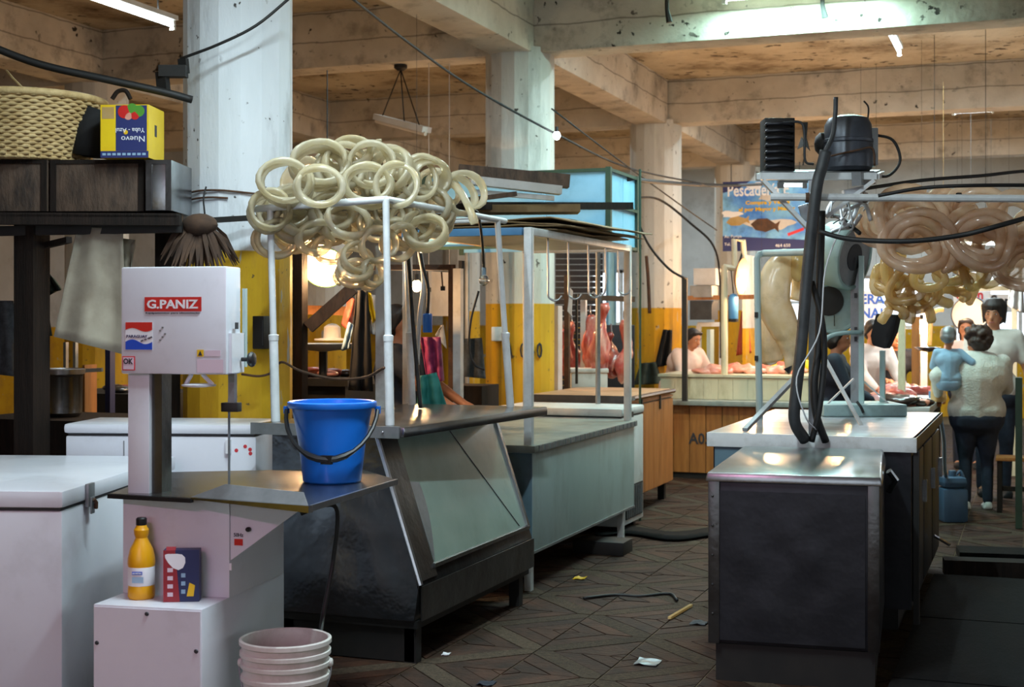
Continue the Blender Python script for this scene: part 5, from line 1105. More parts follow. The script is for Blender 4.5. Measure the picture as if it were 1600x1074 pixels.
drape('hanging_cloth', 'yellow and blue rag hanging below the orange rag', 'cloth', ((545, 503), (553, 508), (545, 545), (534, 548)), 9.15, 'cloth_blue', nf=1, seed=3)
drape('shopping_bag', 'magenta patterned plastic bag hanging in the butcher stall', 'bag', ((656, 527), (688, 527), (693, 595), (668, 602)), 9.0, 'magenta', nf=2)
drape('shopping_bag', 'teal plastic bag held over the steel counter', 'bag', ((655, 588), (682, 582), (700, 640), (652, 640)), 8.5, 'teal', nf=2, seed=2)
drape('hanging_cloth', 'small white rag hanging on a hook right of the magenta bag', 'cloth', ((688, 510), (692, 508), (697, 545), (680, 524)), 10.1, 'cloth_white', nf=1, seed=6)
drape('shopping_bag', 'grey plaid shopping bag hanging beside the grey-white post', 'bag', ((722, 530), (752, 528), (758, 592), (714, 588)), 10.0, 'cloth_grey', nf=2, seed=6)
a = at(735, 602, 10.4); tag(MB().box((a.x - .17, a.y - .1, 0), (a.x + .13, a.y + .25, a.z)).build('brown_box', 'wood_dark', bevel=.004), 'dark brown box under the plaid shopping bag', 'box')
tag(MB().bar(at(686, 425, 12.6), at(686, 494, 12.6), .40, .03).rod(at(670, 425, 12.6), at(670, 425, 12.6) + V((0, 0, 1.87)), .004, 5).rod(at(702, 425, 12.6), at(702, 425, 12.6) + V((0, 0, 1.87)), .004, 5).build('white_sheet', 'cloth_white'), 'white sheet hanging behind the rusty rail', 'sheet')
tag(MB().bar(at(725, 408, 11.4), at(725, 800, 11.4), .16, .03).build('dark_curtain', 'cloth_black'), 'narrow black curtain left of the second column', 'curtain')
tag(MB().box((-.05, 0, 0), (.05, .05, .12)).xf(at(777, 533, 12.04), TH).build('socket_box', 'white_old', bevel=.006), 'white socket box on the second column', 'socket box')
def col_text(s, px, py, size, cxy, r=.313, mat='rust'):
    p = on_z(px, py, 1.2) if False else at(px, py, 11.6); 
    return p
CC = V((-4.25, 11.6, 0)); a0 = math.atan2(-CC.y, -CC.x)
for k, ch in enumerate('A040'):
    an = a0 + math.asin((-.085, .03, .10, .17)[k] / .312); nrm = V((math.cos(an), math.sin(an), 0)); rt = V((-nrm.y, nrm.x, 0))
    text('painted_number', ch, CC + nrm * .314 - rt * .03 + V((0, 0, 1.27)), rt, V((0, 0, 1)), .2, 'ink', next(c for x, y, c in COLUMNS if (x, y) == (-4.25, 11.6)), fit=(.055, .135), ext=.004)
c = at(845, 500, 11.0)

# ------------------------------------------------------------------ hanging carcasses and the shelf behind the white freezer
rail('rusty meat rail behind the canopy posts', (868, 463), (992, 468), 13.2, .05, 'rust')
upright('pale post at the left end of the meat rail', 912, 463, 13.3, .05, 'white_old')
upright('thin rusty post left of the hanging carcasses', 886, 430, 12.9, .045, 'rust')
upright('thin black iron rod leaning by the carcasses', 901, 460, 12.6, .02, 'black_iron', ybot=600)
def carcass(lab, px, y0, y1, d, w, mat, seed):
    t = thing('hanging_carcass', lab, 'meat', at(px, y1, d), 'carcasses on the meat rail'); n = 14; pts = []; rr = []
    prof = [.35, .62, .50, .38, .40, .48, .60, .72, .85, .95, 1.0, .95, .85, .7, .3]
    for i in range(n + 1):
        v = i / n; pts.append(at(px + 4 * math.sin(v * 5 + seed), y0 + (y1 - y0) * v, d + .03 * math.sin(v * 7 + seed))); rr.append(w * prof[i])
    b = MB().tube(pts, rr, 16); b.v = [p + (p - pts[min(n, i // 16)]).normalized() * .55 * w * noise.noise(V((p.x * 16, p.y * 16, p.z * 9 + seed))) for i, p in enumerate(b.v)]
    b.build('flesh', mat, t, smooth=True)
    MB().tube(spline([at(px, y0 - 14, d), at(px, y0 - 4, d), at(px + 3, y0 + 6, d)], 4), .008, 6).build('hook', 'steel', t)
    MB().tube([p + camd * rr[i] * .9 for i, p in enumerate(pts)][5:13], [.006, .012, .014, .012, .014, .012, .01, .005], 6).build('fat_strip', 'meat_pale', t, smooth=True)
for a_ in ((939, 474, 590, 13.0, .095, 'meat', 1, 'long red carcass hanging nearest on the meat rail'), (922, 492, 588, 13.3, .085, 'meat', 2, 'paler carcass hanging just left of the long red one'), (893, 505, 586, 13.4, .085, 'meat_dark', 3, 'carcass hanging left of the pale post'), (880, 515, 588, 13.6, .08, 'meat_dark', 4, 'dark red carcass at the left end of the meat rail'), (955, 520, 590, 13.3, .075, 'meat_dark', 5, 'narrow dark carcass half behind the canopy post'), (975, 500, 600, 13.2, .07, 'meat', 6, 'small carcass hanging beside the third column')):
    carcass(a_[7], *a_[:7])
c = at(922, 612, 12.9); t = thing('cool_box', 'white polystyrene cool box below the hanging carcasses', 'box', c)
MB().box((-.17, 0, -.02), (.16, .28, .17)).xf(c, TH).build('body', 'white_old', t, bevel=.01); MB().box((-.18, -.01, .17), (.17, .29, .21)).xf(c, TH).build('lid', 'white_old', t, bevel=.01)
tag(MB().box((-.9, -.1, 0), (.32, .6, c.z - .022)).xf((c.x, c.y, 0), 0).build('back_counter', 'tile_cream'), 'cream counter carrying the white cool box', 'counter')
t = thing('roller_shutter', 'dark grey roller shutter behind the canopy hooks', 'shutter', at(905, 480, 15.6))
for k in range(36): MB().bar(at(868, 400 + k * 9, 15.6), at(942, 400 + k * 9, 15.6), .03, .055).build('slat', 'steel_black', t)
tag(MB().bar(at(955, 395, 16.5), at(955, 712, 16.5), .33, .03).build('display_partition', 'sky_blue'), 'pale blue panel right of the roller shutter', 'panel')
tag(MB().bar(at(872, 478, 12.5), at(872, 780, 12.5), .12, .04).build('cream_partition', 'cloth_pink'), 'cream panel standing right of the second column', 'panel')
tag(MB().box((-.2, 0, -1.55), (.14, .3, .0)).xf(at(970, 508, 14.2), TH).build('dark_cooler', 'steel_black', bevel=.006), 'tall dark metal cooler left of the third column', 'cooler')
drape('plastic_bag', 'black plastic bag hanging on the third column', 'bag', ((1036, 515), (1050, 516), (1048, 570), (1022, 575)), 16.35, 'cloth_black', nf=2, amp=.06)
drape('plastic_bag', 'dark green plastic bag below the black one at the third column', 'bag', ((1000, 568), (1025, 566), (1035, 600), (990, 602)), 16.3, 'cloth_green', nf=2, amp=.06)
wire('conduit with dirty splices down the third column', [at(1010, 400, 15.9), at(1013, 440, 15.9), at(1015, 490, 15.9)], .02, 'rust')
wire('black cable dropping from the third column to the iron rod', [at(996, 345, 13.5), at(1015, 385, 13.6), at(1045, 420, 13.7), at(1071, 436, 13.8)], .012)
wire('black cable arching from the third column to the poster', [at(985, 310, 13.5), at(1030, 312, 14), at(1080, 350, 14.4), at(1115, 385, 14.6), at(1125, 440, 14.8), at(1126, 560, 14.8)], .012)
upright('thick dark iron rod rising from the wooden counter', 1070, 434, 13.98, .05, 'black_iron', th=.05, ybot=627)

# ------------------------------------------------------------------ wooden fish counter with tiled riser
KX0, KX1, KY = -3.62, -1.95, 13.95
t = thing('fish_counter', 'wooden counter front with cream tiled riser and painted number', 'counter', ((KX0 + KX1) / 2, 14.5, 0))
n = 10
for k in range(n): MB().box((KX0 + (KX1 - KX0) * k / n + .003, KY, .06), (KX0 + (KX1 - KX0) * (k + 1) / n - .003, KY + .03, .74)).build('plank', 'wood_front', t)
MB().box((KX0 - .05, KY - .08, .74), (KX1 + .05, KY + .5, .79)).build('ledge', 'stone_top', t, bevel=.006)
MB().box((KX0, KY + .13, .05), (KX1, KY + 1.1, 1.02)).build('core', 'tile_cream', t)
for i in range(11):
    for j in range(1): MB().box((KX0 + .15 * i + .003, KY + .12, .795), (KX0 + .15 * i + .15, KY + .129, 1.015)).build('tile', 'tile_cream', t)
MB().box((KX0 - .02, KY + .10, 1.02), (KX1 + .02, KY + 1.12, 1.045)).build('top', 'tile_cream', t)
text('painted_number', 'A05', (on_y(1076, 694, KY).x, KY - .004, on_y(1076, 694, KY).z), (1, 0, 0), (0, 0, 1), .20, 'ink', t, bold=.004, fit=(.23, .115))
MB().box((KX0, KY + .02, 0), (KX1, KY + .6, .06)).build('plinth', 'black_iron', t)
RM = random.Random(4)
for k in range(13):
    px, py = ((1100, 575), (1128, 578), (1152, 572), (1165, 580), (1180, 576), (1142, 582), (1118, 583), (1205, 575), (1222, 582), (1195, 584), (1215, 570), (1160, 566), (1236, 578))[k]
    r = RM.uniform(.07, .12); p = at(px, py, 14.6 + RM.uniform(-.15, .2)); p.z = 1.045 + r * .34
    b = MB().ell((0, 0, 0), (r * 1.5, r, r * .42), 16, 10); b.v = [q_ + q_.normalized() * .06 * noise.noise(q_ * 13 + V((k, 0, 0))) for q_ in b.v]
    tag(b.xf(p, RM.uniform(-.6, .6)).build('meat_piece', ('meat_pale', 'meat', 'meat_pale', 'meat_pale')[k % 4], smooth=True), 'pink slab of fish meat heaped on the tiled counter', 'meat', 'fish meat on the tiled counter')
# poster
a, c = on_y(1128, 284, 16.9), on_y(1264, 391, 17.0); t = thing('shop_poster', 'blue fish shop poster with white and yellow lettering and fish pictures', 'poster', (a.x, 16.95, c.z))
M('poster_blue', '#3576d4', '#8fd0f0', rough=.5, scale=2.3, dirt='#16265c', dirt_amt=.85, dscale=2.0)
W_, H_ = c.x - a.x, a.z - c.z; py0 = 16.95
MB().box((a.x, py0, c.z), (c.x, py0 + .02, a.z)).build('board', 'poster_blue', t)
def PP(u, v, dy=.002): return V((a.x + u * W_, py0 - dy, a.z - v * H_))
def pq(nm, pts, mat, dy=.002): MB().prism([PP(u, v, dy) for u, v in pts], (0, -.0015, 0)).build(nm, mat, t)
def cloud(nm, u, v, ru, rv, mat, s): pq(nm, [(u + ru * math.cos(x) * (1 + .25 * math.sin(3 * x + s)), v + rv * math.sin(x) * (1 + .25 * math.cos(4 * x + s))) for x in [k * .349 for k in range(18)]], mat)
cloud('printed_cloud', .52, .24, .10, .045, 'cloth_white', 1); cloud('printed_cloud', .10, .47, .12, .05, 'white', 2); cloud('printed_cloud', .55, .63, .28, .08, 'cloth_white', 3); cloud('printed_cloud', .38, .07, .10, .05, 'white', 4)
pq('dark_corner', [(0, 0), (.32, 0), (.2, .1), (0, .16)], 'carton_navy', .003); pq('dark_foot', [(0, .78), (1, .86), (1, 1), (0, 1)], 'carton_navy', .003)
ux, uz = V((1, 0, 0)), V((0, 0, 1))
text('poster_title', 'Pescadería E', PP(.06, .215, .005), ux, uz, .165, 'white', t, bold=.003, fit=(W_ * .72, .15))
text('poster_line', 'Compra y Vende', PP(.27, .355, .006), ux, uz, .082, 'yellow', t, bold=.003, fit=(W_ * .52, .062))
text('poster_line', 'al por Mayor y Menor', PP(.19, .45, .006), ux, uz, .082, 'yellow', t, bold=.003, fit=(W_ * .66, .062))
text('poster_address', 'Av. Pampa', PP(.02, .82, .006), ux, uz, .05, 'white', t); text('poster_address', 'Tel.', PP(.02, .93, .006), ux, uz, .05, 'white', t); text('poster_phone', '464 650', PP(.62, .965, .006), ux, uz, .055, 'white', t)
pq('red_strip', [(.76, .76), (.95, .68), (.95, .72), (.77, .80)], 'ink_red', .004)
def fish(nm, u, v, l, h, rot, mat):
    pts = [(-.5, 0), (-.3, -.5), (.05, -.6), (.35, -.2), (.5, -.5), (.46, 0), (.5, .5), (.35, .2), (.05, .55), (-.3, .45)]
    pq(nm, [(u + x * l * math.cos(rot) - y * h * math.sin(rot), v + x * l * math.sin(rot) + y * h * math.cos(rot)) for x, y in pts], mat, .005)
fish('printed_fish', .18, .57, .28, .12, -.12, 'casing_gold'); fish('printed_fish', .50, .64, .34, .17, .12, 'rust')
MB().rod(PP(.1, 0), PP(.1, -.25), .006, 5).build('hanger', 'black_iron', t); MB().rod(PP(.9, 0), PP(.9, -.25), .006, 5).build('hanger', 'black_iron', t)
# stall fittings around the fish counter
for x_, lab in ((1132, 'cream pipe post of the lamp arm at the fish counter'), (1146, 'short cream pipe of the lamp arm beside the poster')):
    pass
t = thing('lamp_arm', 'cream pipe frame rising from the fish counter to the poster', 'frame', at(1132, 590, 14.3))
p = at(1132, 415, 14.3); MB().tube([(p.x, p.y, 1.045), p], .035, 10).build('post', 'tile_cream', t); MB().tube([at(1130, 417, 14.3), at(1152, 420, 14.3)], .03, 8).build('arm', 'tile_cream', t)
MB().tube([at(1148, 420, 14.3), at(1147, 375, 14.35), at(1161, 376, 14.4), at(1163, 410, 14.4)], .03, 8).build('upper_loop', 'tile_cream', t)
c = at(1160, 432, 14.25); t = thing('oval_lamp', 'glowing oval lampshade hanging below the fish poster', 'lamp', c)
ax = (camd * .5 + V((.75, .2, -.1))).normalized()
MB().lathe([(.02, -.08), (.06, -.07), (.11, -.03), (.135, 0), (.13, .003), (.07, -.04), (.0001, -.06)], c, 28, ax, 1, 1.4).build('shade', 'tan_lid', t)
MB().ell(c + V((0, 0, -.04)), .045, 12, 8).build('bulb', 'bulb_warm', t); lamp_point('oval_glow', c + ax * .16 - V((0, 0, .05)), .05, 32, WARM, t); MB().rod(c - ax * .08, at(1160, 395, 14.4), .012, 6).build('stem', 'black_iron', t)
c = at(1146, 480, 14.3); t = thing('blue_flask', 'blue cylindrical flask hanging beside the oval lamp', 'flask', c)
MB().lathe([(.0001, -.13), (.045, -.13), (.05, -.12), (.05, .10), (.03, .13), (.0001, .14)], c, 18).build('body', 'rail_blue', t); MB().lathe([(.0001, -.155), (.05, -.15), (.052, -.12), (.0001, -.12)], c, 18).build('cap', 'black_plastic', t); MB().rod(c + V((0, 0, .13)), at(1142, 420, 14.3), .006, 5).build('cord', 'cable', t)
drape('hanging_apron', 'salmon-red rubber apron hanging on the pale wall behind the fish counter', 'apron', ((1158, 487), (1168, 486), (1174, 552), (1150, 556)), 16.95, 'apron_red', nf=1, amp=.02)
rail('wooden shelf edge behind the fish counter', (1073, 466), (1188, 464), 15.9, .05, 'wood_front')
for k, (px, y0, y1, w, d, m_, nm) in enumerate(((1100, 447, 465, .33, 16, 'galv', 'grey carton'), (1100, 470, 500, .34, 16, 'rubber', 'dark grey carton'), (1105, 420, 446, .28, 16, 'cloth_white', 'white carton'))):
    tag(MB().bar(at(px, y0, d), at(px, y1, d), w, .25).build('carton', m_), nm + (' on the wooden shelf edge', ' below the wooden shelf edge', ' topmost of the stack')[k] + ' behind the fish counter', 'carton')
t = thing('white_cupboard', 'white wooden cupboard frame behind the fish seller', 'cupboard', at(1115, 600, 16)); 
for p, q_ in (((1090, 507), (1130, 507)), ((1128, 507), (1126, 720)), ((1092, 507), (1092, 720))): MB().bar(at(*p, 16), at(*q_, 16), .05, .05).build('frame_piece', 'white_old', t)
MB().bar(at(1110, 515, 16.1), at(1110, 715, 16.1), .2, .04).build('door_panel', 'mint', t)
tag(MB().bar(at(1172, 400, 17.1), at(1172, 706, 17.1), .75, .04).build('pale_partition', 'wall_grey'), 'pale partition wall behind the salmon-red apron', 'partition')
for k, (px, py, r, m_) in enumerate(((1206, 562, .07, 'yellow'), (1219, 560, .07, 'apron_red'), (1258, 560, .08, 'yellow'))):
    p = at(px, py, 14.85); p.z = 1.045 + r; tag(MB().lathe([(.0001, 0), (r, .01), (r * 1.1, r), (r * .8, r * 1.6), (.0001, r * 1.7)], p - V((0, 0, r)), 16).build('plastic_tub', m_, smooth=True), ('yellow tub behind the fish slabs', 'orange tub between the fish slabs and the inflated gut', 'yellow tub behind the black hoses')[k], 'tub')

# ------------------------------------------------------------------ meat stall at the far right
a = at(1400, 640, 11.6); t = thing('meat_table', 'long white meat table at the far right stall', 'table', (-1.25, 12.6, 0))
MB().box((-1.36, 11.7, .84), (-.80, 13.9, .90)).build('top', 'white_old', t, bevel=.008)
MB().box((-1.31, 11.78, .1), (-.85, 13.85, .84)).build('body', 'wood_dark', t)
RM = random.Random(9)
mt = [(1320, 632, 'meat_dark'), (1305, 625, 'meat'), (1410, 600, 'meat'), (1430, 594, 'meat_pale'), (1448, 600, 'meat'), (1395, 590, 'meat_pale'), (1420, 585, 'meat'), (1405, 612, 'meat'), (1440, 588, 'meat_dark'), (1455, 590, 'meat_pale'), (1372, 600, 'meat_pale'), (1385, 606, 'meat'), (1360, 612, 'meat_pale'), (1428, 606, 'meat_dark'), (1455, 606, 'meat'), (1416, 630, 'offal'), (1432, 626, 'offal'), (1445, 634, 'meat_pale'), (1400, 626, 'offal'), (1345, 625, 'meat_pale')]
for k, (px, py, m_) in enumerate(mt):
    p = on_z(px, py + 6, .93); p.y = min(max(p.y, 11.85), 13.7); p.x = min(max(p.x, -1.26), -.90); r = RM.uniform(.07, .13); p.z = .90 + r * .38
    b = MB().ell((0, 0, 0), (r * 1.5, r, r * .42), 14, 9); b.v = [q_ + q_.normalized() * .06 * noise.noise(q_ * 13 + V((k, 3, 0))) for q_ in b.v]
    tag(b.xf(p, RM.uniform(-.8, .8)).build('meat_piece', m_, smooth=True), {'meat': 'red cut of meat', 'meat_dark': 'dark red cut of meat', 'meat_pale': 'pale fatty cut of meat', 'offal': 'black glistening offal'}[m_] + ' lying on the long white meat table', 'meat', 'cuts on the far meat table')
tag(MB().box((-.06, -.05, 0), (.06, .05, .16)).xf(on_z(1466, 628, .90)).build('yellow_carton', 'casing_gold', bevel=.004), 'yellow carton at the corner of the long white meat table', 'carton')
tag(MB().lathe([(.0001, 0), (.05, 0), (.05, .06), (.0001, .06)], on_z(1460, 622, .90), 14).build('blue_tub', 'rail_blue'), 'small blue tub on the meat table beside the child', 'tub')
for lab, px, y0, d, w, m_ in (('white pipe post rising from the long meat table', 1409, 490, 12.4, .06, 'tile_cream'), ('brown wooden post with the lit bulb at the far meat stall', 1431, 495, 14.0, .075, 'wood_front'), ('white post right of the brown wooden post', 1444, 480, 14.4, .065, 'white_old')):
    upright(lab, px, y0, d, w, m_)
t = thing('hanging_scale', 'brass-coloured hanging scale hook and pan at the far meat stall', 'scale', at(1450, 545, 13.6))
MB().tube(spline([at(1474, 484, 13.6), at(1462, 486, 13.6), at(1455, 500, 13.6), at(1452, 540, 13.6)], 5), .022, 8).rod(at(1474, 484, 13.6), at(1474, 484, 13.6) + V((0, 0, 2.2)), .0015, 5).build('arm', 'casing_gold', t, smooth=True); MB().lathe([(.0001, -.03), (.10, -.01), (.13, .02), (.10, 0), (.0001, -.01)], at(1449, 546, 13.6), 18).build('pan', 'steel', t)
c = at(1517, 492, 16.5); t = thing('round_scale', 'round white scale drum with a blue rim behind the young man', 'scale', c); ax = (camd + V((-.5, 0, 0))).normalized()
MB().lathe([(.0001, -.12), (.2, -.12), (.21, -.05), (.21, .06), (.0001, .06)], c, 28, ax).build('drum', 'white', t); MB().lathe([(.212, -.02), (.216, 0), (.212, .03)], c, 28, ax, ring=True).build('blue_band', 'rail_blue', t); MB().lathe([(.205, .055), (.215, .065), (.205, .075)], c, 28, ax, ring=True).build('rim', 'black_iron', t)
MB().rod(c + V((0, 0, .2)), (c.x, c.y, ZC), .004, 8).build('hanger', 'galv', t)
def sign(lab, px0, px1, y0, y1, d, mat, lines, tm, size):
    p0, p1 = at(px0, y1, d), at(px1, y0, d); p1v = at(px1, y1, d); hh = p1.z - p1v.z; t = thing('shop_sign', lab, 'sign', p0); e = (p1v - p0)
    MB().prism([p0, p1v, p1v + V((0, 0, hh)), p0 + V((0, 0, hh))], -camd * .02).build('board', mat, t)
    for q_ in (p0.lerp(p1v, .1), p0.lerp(p1v, .9)): MB().rod(q_ + V((0, 0, hh)), (q_.x, q_.y, ZC), .0015, 5).build('hanger', 'black_iron', t)
    for k, (s, v) in enumerate(lines): text('lettering', s, p0 + e * .06 + V((0, 0, hh * v)) + camd * .004, e, V((0, 0, 1)), size, tm, t, bold=.004)
    return t
sign('white sign with blue block letters behind the scale posts', 1342, 1372, 455, 505, 15.5, 'sign_white', (('ERA', .52), ('NAK', .08)), 'sign_blue', .15)
sign('pale sign with red lettering above the young man', 1490, 1548, 455, 480, 18.5, 'sign_white', (('eclun', .35),), 'ink_red', .17)
sign('pale sign with black lettering right of the red one', 1545, 1580, 460, 486, 18.0, 'sign_white', (('San', .1),), 'ink', .2)
tag(MB().bar(at(1585, 470, 14.5), at(1585, 742, 14.5), .30, .05).build('cream_cupboard', 'tile_cream'), 'cream cupboard side at the right edge behind the young man', 'cupboard')
rail('pale horizontal pipe at the right under the casings', (1470, 452), (1620, 450), 14.8, .05, 'tile_cream')
drape('plastic_bag', 'white plastic bag hanging at the right edge above the cream cupboard', 'bag', ((1578, 445), (1598, 445), (1600, 490), (1574, 478)), 14.0, 'cloth_white', nf=2)
tag(MB().bar(at(1592, 590, 10.8), at(1592, 825, 10.8), .10, .05).build('green_door_leaf', 'green_frame'), 'dark green panel at the right edge beside the stool', 'panel')
# stool and water jug
c = on_z(1590, 800, .0); c = V((c.x, c.y, 0)); t = thing('wooden_stool', 'low wooden stool with worn top at the right edge', 'stool', c)
MB().box((-.17, -.13, .43), (.17, .13, .46)).xf(c).build('seat', 'wood_front', t, bevel=.004)
for x_ in (-.14, .14):
    for y_ in (-.10, .10): MB().box((x_ - .02, y_ - .02, 0), (x_ + .02, y_ + .02, .43)).xf(c).build('leg', 'wood_dark', t)
MB().box((-.14, -.11, .18), (.14, -.09, .22)).xf(c).build('stretcher', 'wood_dark', t)
M('jug_blue', '#3c566e', '#33495e', rough=.4, scale=3)
c = on_z(1488, 815, 0); t = thing('water_jug', 'translucent blue water jug standing on the floor by the counter', 'jug', c)
MB().box((-.10, -.10, .0), (.10, .10, .27)).xf(c, TH).build('body', 'jug_blue', t, bevel=.03); MB().box((-.096, -.096, .27), (.096, .096, .36)).xf(c, TH).build('shoulder', 'jug_blue', t, bevel=.04)
MB().lathe([(.03, .35), (.03, .40), (.026, .405), (.0001, .405)], c, 14).build('neck', 'jug_blue', t); MB().tube(spline([c + V((.03, 0, .37)), c + V((.06, 0, .40)), c + V((.085, 0, .35))], 4), .012, 7).build('grip', 'jug_blue', t)
wire('pale blue hose hanging from the counter corner to the jug', [at(1470, 655, 10), at(1475, 690, 10.3), at(1476, 730, 10.8), at(1478, 745, 11.2)], .014, 'cloth_blue')
# ------------------------------------------------------------------ people
def remesh(b, vox=.014, it=6):
    me = bpy.data.meshes.new('tmp'); me.from_pydata(b.v, [], b.f); ob = bpy.data.objects.new('tmp', me)
    m = ob.modifiers.new('r', 'REMESH'); m.mode = 'VOXEL'; m.voxel_size = vox
    s = ob.modifiers.new('s', 'SMOOTH'); s.factor = .5; s.iterations = it
    e = evaluate(ob)
    out = MB().add([v.co.copy() for v in e.vertices], [tuple(p.vertices) for p in e.polygons])
    bpy.data.objects.remove(ob); bpy.data.meshes.remove(me); bpy.data.meshes.remove(e); return out
def ik(s, tgt, l1, l2, hint):
    d = tgt - s; L_ = min(d.length, (l1 + l2) * .995); d = d.normalized() * L_; a = (l1 * l1 - l2 * l2 + L_ * L_) / (2 * L_); h = math.sqrt(max(l1 * l1 - a * a, 0))
    u = d.normalized(); w = (hint - u * hint.dot(u)).normalized(); return s + u * a + w * h, s + d
def person(label, loc, rz, h, top, bottom, hairm='hair', lean=0., hands=None, yaw=0., pitch=0., sleeve='short', fat=1., long_hair=False, curly=False, shaggy=False, hat=None, legs=True, z0=0., side=0., shoes='cloth_black', group=None, hs=1.):
    """faces local -y; own right hand is at local -x"""
    k = h / 1.70; loc = V((loc[0], loc[1], z0)); t = thing('person', label, 'person', loc, group)
    pel = V((0, 0, .93)); up = V((math.sin(side), -math.sin(lean), math.cos(lean))).normalized()
    chest = pel + up * .34; nb = pel + up * .52; headc = nb + (up * .7 + V((0, -.25 * math.sin(lean), .3))).normalized() * .155
    sh = {s: nb + V((s * .175 * (.6 + .4 * fat), 0, 0)) - up * .04 for s in (-1, 1)}
    hands = hands or {}; arms = {}
    for s in (-1, 1):
        tg = hands.get(s, sh[s] + V((s * .08, -.03, -.52))); arms[s] = ik(sh[s], V(tg), .28, .25, V((s * .5, .5, -.6)))
    HR = Matrix.Rotation(yaw, 3, 'Z') @ Matrix.Rotation(pitch, 3, 'X')
    headc = headc + V((0, 0, .15 * (hs - 1)))
    fp = 1 + .45 * (fat - 1)
    def Hd(p): return headc + HR @ (V(p) * hs)
    b = MB()
    b.cap(pel + V((-.07, 0, -.02)), pel + V((.07, 0, -.02)), .125 * fp, .125 * fp); b.cap(pel, chest, .125 * fp, .135 * fat); b.cap(chest + V((-.07, 0, .02)), chest + V((.07, 0, .02)), .12 * fat, .12 * fat)
    b.cap(sh[-1] + V((.03, 0, -.01)), sh[1] + V((-.03, 0, -.01)), .07, .07); b.cap(nb - up * .03, headc - V((0, -.02, .05)), .056, .05)
    def arm(bb, s, e=0, upto=2, ends=1.):
        el, wr = arms[s]; bb.cap(sh[s], sh[s].lerp(el, ends if upto == 1 else 1), .056 * (.7 + .3 * fat) + e, .043 * (.7 + .3 * fat) + e)
        if upto == 2: bb.cap(el, el.lerp(wr, ends), .043 + e, .030 + e)
    for s in (-1, 1):
        arm(b, s); el, wr = arms[s]; f = (wr - el).normalized(); sd = f.cross(V((0, 0, 1))); sd = sd.normalized() if sd.length > .1 else V((1, 0, 0)); nr = sd.cross(f)
        b.cap(wr, wr + f * .065, .026, .036)
        for q in range(4): r0 = wr + f * .085 + sd * (.026 - .0175 * q); ln = (.062, .075, .070, .055)[q]; m1 = r0 + f * ln * .55 - nr * .006; b.cap(r0, m1, .0095, .009); b.cap(m1, m1 + (f * .7 - nr * .7) * ln * .5, .009, .0075)
        th = wr + f * .035 + sd * .032; b.cap(th, th + (f * .6 + sd * .7) * .05, .011, .0095); b.cap(th + (f * .6 + sd * .7) * .05, th + (f * .6 + sd * .7) * .05 + (f * .9 - nr * .3) * .03, .0095, .008)
    hip = {s: pel + V((s * .09, 0, -.06)) for s in (-1, 1)}; kn = {s: V((s * .10, -.03, .49)) for s in (-1, 1)}; an = {s: V((s * .10, .02, .085)) for s in (-1, 1)}
    if legs == 'sit':
        for s in (-1, 1): kn[s] = hip[s] + V((s * .08, -.36, .04)); an[s] = kn[s] + V((-s * .05, -.12, -.14))
    if legs:
        for s in (-1, 1): b.cap(hip[s], kn[s], .088 * (.5 + .5 * fat), .056); b.cap(kn[s], an[s], .058, .036); b.cap(an[s] - V((0, 0, .03)), an[s] + V((s * .01, -.15, -.05)), .036, .03)
    hm = MB().ell((0, .0, .02), (.078, .096, .105), 20, 14).ell((0, -.03, -.055), (.056, .062, .062), 16, 10).cap((0, -.093, .012), (0, -.112, -.028), .011, .016)
    for s in (-1, 1): hm.ell((s * .079, .012, -.005), (.012, .022, .032), 10, 8)
    hm.cap((-.035, -.086, .033), (.035, -.086, .033), .012, .012).ell((0, -.088, -.062), (.026, .012, .012), 10, 6)
    b.add([Hd(p) for p in hm.v], hm.f)
    F_ = lambda bb: bb.xf(loc, rz, k)
    body = F_(remesh(b, .0125, 4)).build('body', 'skin', t, smooth=True)
    for s in (-1, 1):
        e = F_(MB().ell(Hd((s * .032, -.082, .012)), (.011, .008, .006), 10, 7)).build('eye', 'white', t); F_(MB().ell(Hd((s * .032, -.088, .012)), (.0065, .004, .0058), 8, 6)).build('iris', 'hair', e)
        F_(MB().cap(Hd((s * .018, -.097, .036)), Hd((s * .048, -.09, .037)), .004, .003)).build('eyebrow', hairm, t)
    F_(MB().cap(Hd((-.02, -.099, -.060)), Hd((.02, -.099, -.060)), .005, .005)).build('mouth', 'meat_dark', t)
    c = MB(); g = .016                                                   # shirt
    c.cap(pel + V((-.08, 0, .03)), pel + V((.08, 0, .03)), .13 * fp + g, .13 * fp + g); c.cap(pel + V((0, 0, .03)), chest, .135 * fp + g, .138 * fat + g); c.cap(chest + V((-.07, 0, .02)), chest + V((.07, 0, .02)), .12 * fat + g, .12 * fat + g)
    c.cap(sh[-1] + V((.03, 0, -.01)), sh[1] + V((-.03, 0, -.01)), .07 + g, .07 + g)
    for s in (-1, 1): arm(c, s, g + .004, 2 if sleeve == 'long' else 1, .92 if sleeve == 'long' else .72)
    st = F_(remesh(c, .016, 4)).build('sweater' if sleeve == 'long' else 'shirt', top, t, smooth=True)
    if legs:
        c = MB(); c.cap(pel + V((-.075, 0, -.05)), pel + V((.075, 0, -.05)), .128 * fp + .012, .128 * fp + .012)
        for s in (-1, 1): c.cap(hip[s], kn[s], .092 * (.5 + .5 * fat) + .012, .062 + .008); c.cap(kn[s], an[s] + V((0, 0, -.0)), .066, .05)
        F_(remesh(c, .016, 4)).build('trousers', bottom, t, smooth=True)
        for s in (-1, 1): F_(remesh(MB().cap(an[s] + V((0, .02, -.045)), an[s] + V((s * .01, -.16, -.05)), .042, .036).box(an[s] + V((-.04, -.19, -.085)), an[s] + V((.04, .06, -.06))), .012, 3)).build('shoe', shoes, t, smooth=True)
